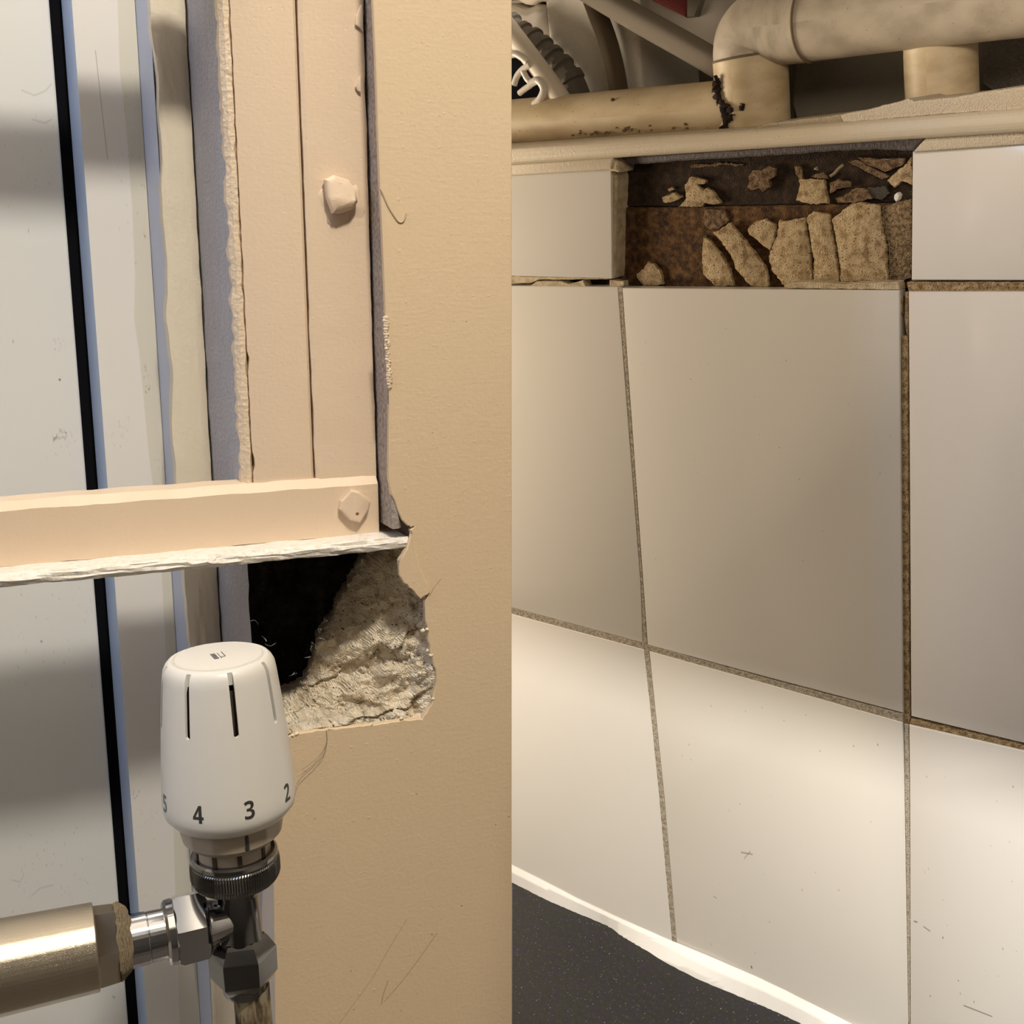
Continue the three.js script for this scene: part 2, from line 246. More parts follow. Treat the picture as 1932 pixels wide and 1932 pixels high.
{
  const w1 = thing(A, 'window_1', A0, 'cream painted steel window frame bolted to a board, with bar and upright', 'window', 'structure');
  // splayed lavender side of the board
  const s0 = aAt(380, 483, C.cream), s1 = aAt(438, 483, -0.002), s2 = aAt(452, 483, -0.001);
  part(w1, 'splayed_post', column([[s0, C.cream - 0.03], [s1, C.cream - 0.03], [s1, -0.004], [s0, C.cream + 0.001]], YB, YT, 0.006, lump(0.0012, 60, 4)), M.coolGrey, 'splayed side of the post, coloured grey for its cool light');
  const bBar = bAt(480, 905, 0);
  const edge = [[s1 - 0.001, -0.03], [s2 + 0.003, -0.03], [s2 + 0.0012, -0.0026], [s2 + 0.0004, -0.0008], [lerp(s1, s2, 0.4), -0.0008], [s1 - 0.0006, -0.0032]];
  part(w1, 'filler_bead', column(edge, bBar - 0.006, YT, 0.0018, (k, b) => (k < 3 || Math.abs(b) > 0.36 ? [0, 0] : [fbm(b * 150, k, 3, 3) * 0.0018, fbm(b * 210, k, 8, 3) * 0.0014])), M.filler, 'lumpy cream filler along the board edge');
  // board, its right edge against the steel
  const d0 = aAt(458, 483, 0), d1 = aAt(576.5, 483, 0);
  const chips = (k, b) => { if (Math.abs(b) > 0.36 || (k !== 0 && k !== 3)) return [0, 0]; const v = noise(b * 70, 3, 1); return [Math.max(0, v - 0.16) * 0.013 * smooth(0.16, -0.02, b) + fbm(b * 160, 2, 7, 2) * 0.0006, 0]; };
  part(w1, 'board', column([[d0, -0.0005], [d0, -0.02], [d1, -0.02], [d1, -0.0012], [d1 - 0.0012, 0], [d0 + 0.001, 0]], bBar - 0.006, YT, 0.003, (k, b) => chips(k === 5 ? 0 : k < 2 ? 0 : 1, b)), M.cream);
  // steel upright: flat web with a flange standing out along the wall
  const e0 = aAt(580.5, 483, 0.0012), e1 = aAt(696.5, 483, 0), eF = aAt(700, 483, 0), tf = 0.0042, cf = 0.0195;
  const wobS = (k, b) => (Math.abs(b) > 0.36 ? [0, 0] : [fbm(b * 60, k * 3, 5, 3) * 0.0009, fbm(b * 60, k * 3, 9, 3) * 0.0004]);
  const bFoot = bAt(720, 992, 0.01);
  part(w1, 'upright', column([[e0, 0.0002], [e0, -0.02], [e1, -0.02], [e1, 0.0012], [e0 + 0.0016, 0.0012]], bBar - 0.012, YT, 0.003, wobS), M.cream);
  part(w1, 'upright_flange', column([[eF + 0.0003, -0.004], [eF + 0.0003, -0.02], [eF + 0.005, -0.02], [eF + 0.005, 0.0165], [eF + 0.0032, cf - 0.0008], [eF + 0.0003, cf - 0.0008]], bFoot, YT, 0.003, wobS), M.coolSteel, 'edge of the steel flange, coloured grey for its cool light');
  // bar: web, light top edge, flange with rounded nose; another bar of the same kind runs above the picture
  const aR = aAt(709, 950, 0), aNose = aAt(770, 1015, 0.017);
  const bar = (dy, tagName) => {
    const bt = bAt(100, 940, 0) + dy, bb = bAt(100, dy ? 1022 : 1057, 0) + dy, top = bt + 0.0005;
    const aEnd = dy ? aAt(452, 200, 0) : aR;
    const wobB = (k, a) => (a < -0.2 ? [0, 0] : [fbm(a * 70, k * 3.3, 4, 3) * 0.0009, fbm(a * 70, k * 2.1, 7, 3) * 0.0008]);
    const root = part(w1, tagName, beam([[top - 0.0035, 0.0042], [top, 0.001], [top, -0.012], [bb, -0.012], [bb, 0.0042]], -1.0, aEnd, 0.003, wobB), M.cream);
    if (dy) return root;
    const nose = []; const th = 0.0052, cN = 0.0185; for (let i = 0; i <= 10; i++) { const t = -Math.PI / 2 + Math.PI * i / 10; nose.push([bb - th / 2 + Math.sin(t) * th / 2, cN - th / 2 + Math.cos(t) * th / 2]); }
    sub(root, 'flange', beam([[bb - th, -0.012], ...nose, [bb, -0.012]].reverse(), -1.0, dy ? aEnd : aNose, 0.002, (k, a) => (a < -0.2 ? [0, 0] : [fbm(a * 60, k * 0.8, 14, 4) * 0.0016, fbm(a * 80, k * 0.9, 17, 4) * 0.0016])), M.flange, 'chipped pale flange along the foot of the bar');
    return root;
  };
  const b1 = bar(0, 'sill_bar'); bar(bAt(250, -185, 0) - bAt(250, 925, 0), 'glazing_bar');
  // bolts: rounded square heads under paint
  const bolt = (list, c1, bev, lab, m, roughSeed) => { const g = ext(px(A, list, c1), 0.0008, c1, bev, 5); return part(w1, 'bolt', toCreasedNormals(g, 1.0), m, lab); };
  bolt([[615, 338], [632, 329], [660, 338], [672, 355], [678, 380], [668, 394], [645, 402], [630, 402], [619, 372]], 0.0072, 0.0026, 'thickly painted bolt head on the upright', M.cream);
  part(w1, 'washer', blob(A.at(645, 384, 0.0002), 0.0098, 0.0105, 0.0019, 3, 0.35, 3), M.cream, 'paint ridge around the bolt');
  const bk = bolt([[663, 925], [678, 928], [700, 948], [697, 962], [680, 987], [662, 983], [642, 962], [644, 946]], 0.0082, 0.0012, 'diamond shaped painted bolt head beside the upright', M.cream);
  sub(bk, 'rust_spot', blob(A.at(674, 969, 0.0083), 0.0007, 0.0006, 0.0003, 2, 0.4, 1), mat({ c: [0.25, 0.09, 0.025], roughness: 0.9 }));
  // paint runs
  const flake = (list, c, name = 'paint_flake') => part(w1, name, toCreasedNormals(ext(px(A, list, c), c - 0.001, c, 0.0003, 1), 0.8), M.cream);
  flake([[680, 10], [684, 8], [686, 60], [681, 54], [671, 46], [672, 30]], 0.0026); flake([[675, 150], [681, 142], [682, 175], [676, 172], [671, 163]], 0.0026);
}
/* tan plaster wall with the broken corner */
const cw = 0.0195;
{
  const wl = thing(A, 'wall_window', A0, 'tan painted plaster wall with a broken hole below the window frame', 'wall', 'structure');
  const hole = jag([[733, 900], [738, 930], [748, 955], [757, 982], [770, 992], [783, 995], [775, 1000], [777, 1020], [766, 1036], [752, 1058], [754, 1082], [762, 1098], [780, 1114], [793, 1128], [802, 1122], [808, 1119], [800, 1134], [803, 1165], [807, 1190], [812, 1232], [822, 1262], [822, 1292], [816, 1325], [806, 1344], [798, 1350], [797, 1357]], 1.4, 7, 3);
  const foot = jag([[797, 1357], [760, 1358], [730, 1363], [700, 1368], [640, 1373], [590, 1379], [545, 1388], [512, 1392]], 1.3, 8, 4);
  const outline = [[699, -2200], [704, 0], [709, 110], [714, 260], [718, 360], [722, 440], [727, 560], [730, 640], [735, 760], [734, 860], ...hole, ...foot.slice(1), [516, 1600], [520, 1932], [548, 4200]];
  const left = px(A, outline.slice(1), cw);
  const topL = new THREE.Vector2(left[0].x, YT), r0 = A.at(966, -300, cw), r1 = A.at(966, 2200, cw), rx = (b) => lerp(r0.x, r1.x, (b - r0.y) / (r1.y - r0.y));
  left[left.length - 1].y = -1.2;
  const pts = [topL, ...left, new THREE.Vector2(rx(-1.2), -1.2), new THREE.Vector2(rx(YT), YT)];
  const wt = sheetTex(A, cw, [520, -10, 970, 1940], '#ffffff', (g, XY, k) => {
    const r = rng(21); const dot = (x, y, s, col) => { const [X, Y] = XY(x, y); g.fillStyle = col; g.beginPath(); g.ellipse(X, Y, k * s, k * s * 0.5, r(), 0, 7); g.fill(); };
    const line = (l, w, col) => { g.strokeStyle = col; g.lineWidth = w * k; g.beginPath(); l.forEach((p, i) => g[i ? 'lineTo' : 'moveTo'](...XY(...p))); g.stroke(); };
    for (const p of [[871, 1709, 1.8], [815, 1763, 2], [786, 1498, 1.6], [935, 1556, 1.5], [662, 1832, 1.6], [668, 1905, 1.6], [880, 607, 1.3], [816, 817, 1.3], [960, 1541, 1.6], [757, 1907, 1.2], [594, 1545, 1.4]]) dot(...p, 'rgba(70,55,35,.75)');
    for (let i = 0; i < 120; i++) dot(540 + r() * 420, r() * 1932, 0.5 + r() * 0.9, 'rgba(110,90,60,.35)');
    line([[810, 1125], [818, 1110], [832, 1092]], 1, 'rgba(90,75,55,.6)'); line([[768, 1734], [740, 1780], [700, 1850], [640, 1932]], 1.4, 'rgba(120,105,75,.3)'); line([[720, 1895], [722, 1880], [732, 1850]], 1.6, 'rgba(100,85,60,.4)'); line([[825, 1760], [790, 1810], [760, 1850], [725, 1890]], 1.6, 'rgba(120,100,75,.35)');
  }, 512, 2048);
  part(wl, 'plaster_face', toCreasedNormals(ext(pts, cw - 0.0032, cw, 0.0004, 1), 0.5), mat({ c: [0.69, 0.53, 0.35], map: wt, roughness: 0.62, bumpMap: paintBump, bumpScale: 0.00028 }));
  // solid wall behind the face, cut further back around the hole
  const body = [...left.slice(0, 10).map((p) => new THREE.Vector2(p.x + 0.0042, p.y)), ...px(A, [[736, 880], [760, 985], [800, 1000], [835, 1100], [845, 1300], [842, 1560], [700, 1570], [530, 1570], [516, 1572]], cw - 0.003), ...left.slice(-3)];
  part(wl, 'wall_core', ext([new THREE.Vector2(topL.x + 0.0042, topL.y), ...body, new THREE.Vector2(rx(-1.2) - 0.001, -1.2), new THREE.Vector2(rx(YT) - 0.001, YT)], -0.12, cw - 0.003, 0), mat({ c: [0.6, 0.52, 0.46], roughness: 0.9 }));
  // rough broken plaster between the wall face and the black cavity
  const outer = [[770, 1030], [760, 1052], [760, 1085], [770, 1105], [790, 1126], [806, 1135], [806, 1165], [810, 1195], [814, 1232], [823, 1262], [823, 1292], [818, 1325], [806, 1346], [799, 1358], [760, 1361], [730, 1365], [690, 1370], [640, 1376], [590, 1382], [548, 1390], [512, 1396]];
  const inner = [[702, 1028], [684, 1058], [670, 1084], [656, 1106], [641, 1132], [631, 1152], [625, 1170], [612, 1187], [600, 1206], [594, 1228], [588, 1248], [582, 1268], [574, 1285], [565, 1299], [556, 1306], [548, 1311], [541, 1316], [532, 1322], [522, 1328], [512, 1332], [500, 1336]];
  const cOut = (t) => t < 0.22 ? lerp(-0.002, 0.008, t / 0.22) : t < 0.4 ? lerp(0.008, cw - 0.002, (t - 0.22) / 0.18) : cw - 0.002;
  const cv = (l) => new THREE.CatmullRomCurve3(l.map(([x, y]) => V(x, y, 0)), false, 'centripetal'), co = cv(outer), ci = cv(inner), nS = 150, nT = 90, pos = [], uv = [], idx = [];
  for (let i = 0; i <= nS; i++) for (let j = 0; j <= nT; j++) {
    const s = i / nS, t = j / nT, o = co.getPoint(s), n = ci.getPoint(s), x = lerp(o.x, n.x, t), y = lerp(o.y, n.y, t), x0 = x / 40, y0 = y / 40;
    let c = lerp(cOut(s), -0.03, Math.pow(t, 1.15));
    const w = Math.min(1, t * 9) * (1 - 0.3 * t), ridge = Math.abs(noise(x / 46 + y / 120, y / 60 - x / 130, 3)), ter = fbm(x0 * 0.8 + 3, y0 * 0.9, 2, 5), terr = Math.floor((x * 0.35 + y * 0.75 + 22 * noise(x / 50, y / 50, 1)) / 30);
    c += w * (ter * 0.009 + ridge * 0.008 - 0.003 + noise(x / 9, y / 7, 5) * 0.0014 + noise(x / 4, y / 4, 8) * 0.0006 + ((terr % 3) - 1) * 0.0016);
    if (s > 0.62) c += w * 0.004 * Math.sin(t * 9);
    const p = A.at(x + (t > 0.97 ? noise(y / 9, 1) * 8 : 0), y, c); pos.push(p.x, p.y, p.z); uv.push(p.x, p.y);
  }
  for (let i = 0; i < nS; i++) for (let j = 0; j < nT; j++) { const a = i * (nT + 1) + j, b = a + 1, c = a + nT + 1, d = c + 1; idx.push(a, b, d, a, d, c); }
  // the broken edge runs on back into the cavity, so the piece has a thickness
  const st = pos.length / 3; for (let i = 0; i <= nS; i++) { const k = (i * (nT + 1) + nT) * 3; pos.push(pos[k] + 0.006 + 0.002 * noise(i * 0.2, 3), pos[k + 1] - 0.002, -0.055); uv.push(pos[k] + 0.02, pos[k + 1]); }
  for (let i = 0; i < nS; i++) { const a = i * (nT + 1) + nT, b = st + i, c = a + nT + 1, d = b + 1; idx.push(a, b, d, a, d, c); }
  const g = new THREE.BufferGeometry(); g.setAttribute('position', new THREE.Float32BufferAttribute(pos, 3)); g.setAttribute('uv', new THREE.Float32BufferAttribute(uv, 2)); g.setIndex(idx); g.computeVertexNormals();
  part(wl, 'broken_plaster', g, M.plaster, 'rough broken plaster sloping back into the dark cavity');
  // torn skin of paint, small crumbs, paint run
  part(wl, 'torn_paint', toCreasedNormals(ext(px(A, jag([[776, 1004], [790, 1060], [812, 1118], [794, 1130], [780, 1116], [763, 1100], [754, 1084], [753, 1058], [768, 1036]], 1.2, 6, 8, true), cw + 0.001), cw - 0.001, cw + 0.0012, 0.0004, 1), 0.7), M.wall, 'torn lip of paint and plaster at the corner of the hole');
  const cr = []; const r = rng(31); for (const [x, y, s, c] of [[797, 1126, 1.6, cw], [802, 1150, 1.3, 0.016], [806, 1188, 1.4, cw], [798, 1190, 1.6, 0.018], [813, 1236, 1.2, cw], [808, 1228, 1.4, 0.018], [800, 1270, 1.2, 0.016], [817, 1318, 1.1, cw], [756, 1045, 1.0, 0.014], [754, 1070, 1.1, 0.016], [560, 1384, 1.4, cw], [552, 1388, 1.2, cw], [620, 1375, 1, cw], [700, 1367, 1, cw], [757, 1356, 1.1, cw], [775, 992, 0.9, cw], [783, 994, 0.7, cw]]) cr.push(blob(A.at(x, y, c - 0.0004), s * 0.0008, s * 0.0006, s * 0.0006, r() * 40, 0.5, 1));
  part(wl, 'crumb', mergeGeometries(cr), M.plaster).userData.kind = 'stuff';
  part(wl, 'paint_run', tube([[717, 356], [723, 368], [733, 390], [744, 408], [753, 419], [759, 419], [764, 411], [766, 402]].map(([x, y]) => A.at(x, y, cw + 0.0001)), 0.00042, 40, 8), M.wall, 'hooked run of dried paint');
  const bd = []; for (let i = 0; i < 26; i++) { const t = i / 25, [x, y] = [lerp(727, 735, t), lerp(600, 730, t)]; bd.push(blob(A.at(x + (r() - 0.5) * 2, y, cw), 0.0008 + r() * 0.0005, 0.001, 0.0007, i * 2.2, 0.4, 1)); }
  part(wl, 'paint_bead', mergeGeometries(bd), M.filler, 'beaded paint along the flange').userData.kind = 'stuff';
}
/* back of the cavity, closing the window corner from behind */
{
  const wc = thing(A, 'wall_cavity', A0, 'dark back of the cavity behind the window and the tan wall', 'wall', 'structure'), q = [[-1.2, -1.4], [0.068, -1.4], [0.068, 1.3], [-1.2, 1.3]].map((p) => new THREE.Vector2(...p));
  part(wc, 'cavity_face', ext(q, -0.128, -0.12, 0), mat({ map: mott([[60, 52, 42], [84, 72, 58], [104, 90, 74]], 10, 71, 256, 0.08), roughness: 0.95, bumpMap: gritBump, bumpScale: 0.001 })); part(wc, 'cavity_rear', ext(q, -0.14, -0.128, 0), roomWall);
}

/* ---------- radiator valve ---------- */
const font = await new FontLoader().loadAsync('fonts/droid/droid_sans_bold.typeface.json');
{
  const cv = 0.07, ax = 430, base = A.at(446, 1660, cv), k = A.depth(ax, 1450, cv) / F, aX = base.x;
  const bY = (y) => A.at(ax, y, cv).y - base.y;
  const v = thing(A, 'radiator_valve', base, 'white thermostatic radiator valve head marked 2 to 5 on a chrome body', 'radiator valve');
  v.base0 = null; v.rotateZ(0.022); v.position.add(V(0, 0, 0));
  const rr = (p) => p * k * 0.985;
  // direction of the camera around the axis, so that the marks face as in the photograph
  const toCam = A.loc(V(0, 0, 0)).sub(base), az = Math.atan2(toCam.x, toCam.z);
  const bTop = bY(1234), bBot = bY(1534);
  const prof = [[0.0001, bTop], [rr(79.5), bTop], [rr(80.5), bTop - 0.0014], [rr(82.5), bTop - 0.0014], [rr(83.5), bTop - 0.0001], [rr(92), bTop - 0.0006], [rr(98), bY(1243)], [rr(102.5), bY(1252)], [rr(105), bY(1266)], [rr(112), bY(1330)], [rr(118.5), bY(1400)], [rr(123.5), bY(1462)], [rr(125.5), bY(1494)], [rr(125), bY(1508)], [rr(122), bY(1519)], [rr(114), bY(1528)], [rr(108), bBot],
    [rr(103), bBot], [rr(117), bY(1480)], [rr(107), bY(1345)], [rr(99), bY(1272)], [rr(94), bY(1262)], [0.0001, bY(1258)]].reverse();
  let head = new Brush(new THREE.LatheGeometry(prof.map(([r, y]) => new THREE.Vector2(r, y)), 128)); head.updateMatrixWorld();
  const ev = new Evaluator(); ev.attributes = ['position', 'normal', 'uv'];
  for (let i = 0; i < 8; i++) {
    const ang = az + (11 + 45 * (i - 1)) * Math.PI / 180, wS = rr(9.5), y1 = bY(1352), y0 = bY(1246);
    const s = new THREE.Shape(); s.moveTo(-wS / 2, y0 + 0.002); s.lineTo(-wS / 2, y1 + wS / 2); s.absarc(0, y1 + wS / 2, wS / 2, Math.PI, 2 * Math.PI, false); s.lineTo(wS / 2, y0 + 0.002); s.closePath();
    const bx = new THREE.ExtrudeGeometry(s, { depth: rr(45), bevelEnabled: false }).translate(0, 0, rr(94));
    const br = new Brush(bx); br.rotation.y = ang; br.updateMatrixWorld(); head = ev.evaluate(head, br, SUBTRACTION); head.updateMatrixWorld();
  }
  const P = (n, g, m, l) => part(v, n, g, m, l);
  const hd = P('head', head.geometry, M.plastic, 'white ribbed plastic head');
  sub(hd, 'inner_sleeve', lathe([[0.0001, bY(1522)], [rr(98), bY(1522)], [rr(92), bY(1275)], [0.0001, bY(1275)]]), M.slot);
  // printed numerals wrapped on the head
  const rAt = (y) => { const q = [[1400, 118.5], [1462, 123.5], [1500, 125.5], [1516, 125], [1530, 121]]; for (let i = 0; i < q.length - 1; i++) if (y <= q[i + 1][0]) return rr(lerp(q[i][1], q[i + 1][1], (y - q[i][0]) / (q[i + 1][0] - q[i][0]))); return rr(121); };
  const bToY = (b) => lerp(1400, 1530, (bY(1400) - b) / (bY(1400) - bY(1530)));
  [['5', -69], ['4', -27], ['3', 16], ['2', 58]].forEach(([ch, deg]) => {
    const h = rr(35), g = new TextGeometry(ch, { font, size: h * 0.98, depth: 0.0003, curveSegments: 8, bevelEnabled: false }); g.computeBoundingBox(); const bb = g.boundingBox, cx = (bb.min.x + bb.max.x) / 2, cy = (bb.min.y + bb.max.y) / 2;
    const a = g.attributes.position; for (let i = 0; i < a.count; i++) { const x = (a.getX(i) - cx) * 0.82, y = a.getY(i) - cy + bY(1482), R0 = rAt(bToY(y)) + (a.getZ(i) > 0.0001 ? 0.00012 : -0.0004), t = az + deg * Math.PI / 180 + x / rAt(1494); a.setXYZ(i, Math.sin(t) * R0, y, Math.cos(t) * R0); }
    g.computeVertexNormals(); sub(hd, 'numeral', g, ch === '5' ? mat({ c: [0.12, 0.14, 0.15], roughness: 0.5 }) : M.ink, `printed number ${ch}`);
  });
  // small print on the cap
  { const gs = [], b = (x, z, w, d) => { const g = new THREE.BoxGeometry(w, 0.0001, d); g.translate(x, bTop + 0.00012, z); gs.push(g); };
    const q = rr(1); b(10 * q, -2 * q, 1.6 * q, 30 * q); b(6 * q, 13 * q, 8 * q, 1.5 * q); for (let i = 0; i < 4; i++) { const z = (-12 + i * 9) * q; b(-8 * q, z, 9 * q, 1.6 * q); b(-8 * q, z + 4 * q, 9 * q, 1.4 * q); b(-8 * q + (i % 2 ? 4 : -4) * q, z + 2 * q, 1.5 * q, 4 * q); b(1 * q, z + 2 * q, 1.5 * q, 5 * q); }
    const g = mergeGeometries(gs); g.rotateY(az + 0.25); g.translate(0, 0, 0); sub(hd, 'printed_mark', g, mat({ c: [0.12, 0.11, 0.14], roughness: 0.5 }), 'small grey print on the cap'); }
  const col = P('collar', lathe([[0.0001, bY(1583)], [rr(79), bY(1583)], [rr(82), bY(1581)], [rr(94), bY(1570)], [rr(97), bY(1556)], [rr(97), bY(1526)], [0.0001, bY(1526)]]), M.plasticBeige, 'beige collar below the head');
  const mark = (r0, y0, y1, deg, w) => { const g = new THREE.CylinderGeometry(r0, r0, bY(y0) - bY(y1), 8, 1, true, az + deg * Math.PI / 180 - w / r0 / 2, w / r0); g.translate(0, (bY(y0) + bY(y1)) / 2, 0); return g; };
  { const ww = rr(9); const g = new THREE.CapsuleGeometry(ww / 2, (bY(1544) - bY(1566)), 6, 10); const t = az + 15.5 * Math.PI / 180; g.translate(Math.sin(t) * rr(94.8), (bY(1541) + bY(1568)) / 2, Math.cos(t) * rr(94.8)); sub(col, 'pointer_mark', g, M.ink, 'black pointer mark'); }
  const nk = P('neck', lathe([[0.0001, bY(1622)], [rr(70), bY(1622)], [rr(70), bY(1582)], [0.0001, bY(1582)]]), M.plasticBeige, 'beige slotted neck');
  for (const deg of [-74, -31, 8, 50]) sub(nk, 'slot', new THREE.BoxGeometry(rr(8), bY(1586) - bY(1618), rr(6)).translate(0, (bY(1586) + bY(1618)) / 2, rr(69.5)).rotateY(az + deg * Math.PI / 180), M.slot);
  // knurled ring
  { const N = 200, rows = [[60, 1606], [78, 1606], [82.5, 1609], [83.5, 1615], [82, 1619, 1], [84.5, 1622, 2], [85.5, 1628, 2], [85.5, 1648, 2], [84, 1653, 2], [80, 1660], [40, 1662]].map(([r, y, kn]) => { const o = []; for (let i = 0; i < N; i++) { const t = i / N * 2 * Math.PI; o.push(V(Math.sin(t) * (rr(r) + (kn === 2 ? (i % 2 ? -0.00028 : 0.00012) : 0)), bY(y), Math.cos(t) * (rr(r) + (kn === 2 ? (i % 2 ? -0.00028 : 0.00012) : 0)))); } return o; }).reverse();
    capUV = (p) => new THREE.Vector2(p.x, p.z); P('knurled_ring', loft(rows, true, false, 0.35), M.chromeDimmed, 'knurled chrome ring nut'); }
  P('body', lathe([[0.0001, bY(1780)], [rr(44), bY(1780)], [rr(41), bY(1760)], [rr(40), bY(1690)], [rr(46), bY(1672)], [rr(52), bY(1664)], [0.0001, bY(1662)]]), M.chromeDarkened, 'chrome valve body, darkened for the dark room it mirrors');
  P('compression_nut', lathe([[0.0001, bY(1866)], [rr(44), bY(1866)], [rr(54), bY(1858)], [rr(66), bY(1843)], [rr(67), bY(1800)], [rr(66), bY(1796)], [rr(52), bY(1776)], [rr(46), bY(1770)], [0.0001, bY(1770)]], 6, az + 0.45), M.chromeDimmed, 'hexagonal compression nut, darkened for the dark room it mirrors');
  P('nut_lip', lathe([[0.0001, bY(1878)], [rr(40), bY(1878)], [rr(43), bY(1872)], [rr(43), bY(1860)], [0.0001, bY(1860)]]), M.chromeDimmed);
  // side outlet: everything turned about a level axis
  const yb = A.at(440, 1730, cv).y - base.y, X = (x) => A.at(x, lerp(1815, 1730, x / 440), cv).x - base.x;
  const turned = (list, seg = 48, ph = 0) => lathe(list.map(([x, r]) => [Math.max(0.0001, rr(r)), X(x)]).reverse(), seg, ph).rotateZ(-Math.PI / 2).translate(0, yb, 0);
  P('outlet', turned([[452, 0], [452, 34], [430, 37], [405, 43], [388, 47], [380, 47], [380, 0]]), M.chrome, 'chrome side outlet');
  P('union_nut', turned([[392, 0], [392, 52], [386, 66], [382, 71], [336, 72], [328, 68], [326, 0]], 6, 0.62), M.chrome, 'hexagonal chrome union nut');
  P('union_ring', turned([[330, 0], [330, 60], [326, 62], [314, 61], [309, 56], [309, 0]]), M.chrome);
  P('tail', turned([[312, 0], [312, 47], [279, 48], [278, 46.5], [277, 46.5], [276, 49], [240, 50], [240, 0]]), M.chrome, 'chrome tail piece');

  const yx = yb + base.y, S = thing(A, 'radiator_pipe', V(X(180) + base.x, yx, cv), 'brushed nickel pipe with hexagonal end, entering from the left edge', 'pipe'); S.base0 = null;
  const X2 = (x) => X(x) - X(180), tn = (list, seg = 64, ph = 0) => lathe(list.map(([x, r]) => [Math.max(0.0001, rr(r)), X2(x)]).reverse(), seg, ph).rotateZ(-Math.PI / 2);
  part(S, 'pipe_sleeve', tn([[181, 0], [181, 79], [179, 81], [-40, 86], [-260, 88], [-260, 0]]), M.nickel, 'brushed nickel sleeve');
  part(S, 'hexagon', tn([[222, 0], [222, 68], [219, 74], [184, 77], [181, 76], [181, 0]], 6, 0.78), mat({ c: [0.34, 0.29, 0.23], metalness: 1, roughness: 0.42, bumpMap: gritBump, bumpScale: 0.0003 }), 'dull hexagonal end');
  const wash = tn([[246, 0], [246, 52], [242, 60], [224, 72], [219, 70], [219, 0]], 48); { const a = wash.attributes.position; for (let i = 0; i < a.count; i++) { const y = a.getY(i), z = a.getZ(i), q = 1 + 0.1 * noise(y * 260, z * 260, a.getX(i) * 300); a.setXYZ(i, a.getX(i) + 0.0012 * noise(y * 200, z * 200, 4), y * q, z * q); } wash.computeVertexNormals(); }
  part(S, 'fibre_washer', wash, M.fibre, 'ragged fibre packing');

  const pp = thing(A, 'supply_pipe', V(base.x + 0.004, A.at(468, 1990, cv).y, cv), 'pipe with flaking cream paint rising into the valve nut', 'pipe'); pp.base0 = null; pp.rotateZ(0.022);
  const L = bY(1872) - (A.at(468, 1990, cv).y - base.y);
  part(pp, 'pipe_length', lathe([[0.0001, -0.4], [rr(36), -0.4], [rr(36), L], [0.0001, L]], 40), mat({ map: mott([[60, 48, 36], [150, 128, 96], [214, 196, 160], [222, 206, 172]], 8, 33, 256, 1).setRep(1.5, 14), roughness: 0.7, bumpMap: gritBump, bumpScale: 0.0006 }));
}
{ // stray hair on the wall and cobweb in the hole
  const h = thing(A, 'hair', A.at(600, 1430, cw), 'long thin hair hanging from the lower edge of the plaster hole', 'hair');
  part(h, 'strand', tube([[616, 1378], [617, 1400], [610, 1425], [590, 1448], [566, 1470], [560, 1480]].map(([x, y], i) => A.at(x, y, cw + 0.0006 + 0.0004 * i)), 0.00011, 50, 5), mat({ c: [0.2, 0.16, 0.1], roughness: 0.6 }));
  part(h, 'strand', tube([[617, 1400], [607, 1420], [585, 1442], [570, 1452]].map(([x, y], i) => A.at(x, y, cw + 0.001 + 0.0003 * i)), 0.00008, 40, 5), mat({ c: [0.2, 0.16, 0.1], roughness: 0.6 }));
  const w = thing(A, 'cobweb', A.at(600, 1230, 0), 'wisps of cobweb along the edge of the black cavity', 'cobweb', 'stuff'), gs = [], r = rng(8);
  for (const [x, y] of [[596, 1220], [604, 1190], [598, 1205], [585, 1240], [572, 1290], [494, 1200], [500, 1215], [560, 1270], [486, 1180], [592, 1215], [606, 1176]]) { let p = [x, y]; const l = []; for (let i = 0; i < 5; i++) { l.push(A.at(p[0], p[1], -0.012 + r() * 0.012)); p = [p[0] + (r() - 0.5) * 16, p[1] + (r() - 0.4) * 14]; } gs.push(tube(l, 0.00009, 20, 4)); }
  part(w, 'thread', mergeGeometries(gs), mat({ c: [0.45, 0.45, 0.46], roughness: 0.9 }));
}

/* ---------- RIGHT: tiled wall ---------- */
const tileTex = [0, 1, 2].map((i) => i);
const tileMat = [[0.77, 0.745, 0.7], [0.785, 0.755, 0.705], [0.765, 0.74, 0.69]].map((c) => mat({ c, roughness: 0.12, clearcoat: 0.3, clearcoatRoughness: 0.06 }));
const groutMat = {
  grey: mat({ map: mott([[150, 138, 120], [182, 172, 154], [200, 190, 172]], 20, 41, 256, 0.05, [70, 0.42, [88, 76, 62]]), roughness: 0.95, bumpMap: gritBump, bumpScale: 0.0008 }),
  brown: mat({ map: mott([[124, 102, 68], [150, 126, 90], [176, 152, 114], [192, 166, 126]], 14, 44, 256, 0.05, [50, 0.4, [74, 56, 34]]), roughness: 0.95, bumpMap: gritBump, bumpScale: 0.0009 }),
  pale: mat({ map: mott([[176, 158, 128], [206, 190, 160], [214, 200, 172]], 10, 47, 256, 0.05), roughness: 0.9, bumpMap: gritBump, bumpScale: 0.0006 }),
};
const tw = thing(B, 'wall_tiled', V(0, 0, 0), 'white tiled wall with dirty grout and one tile missing from the top row', 'wall', 'structure');
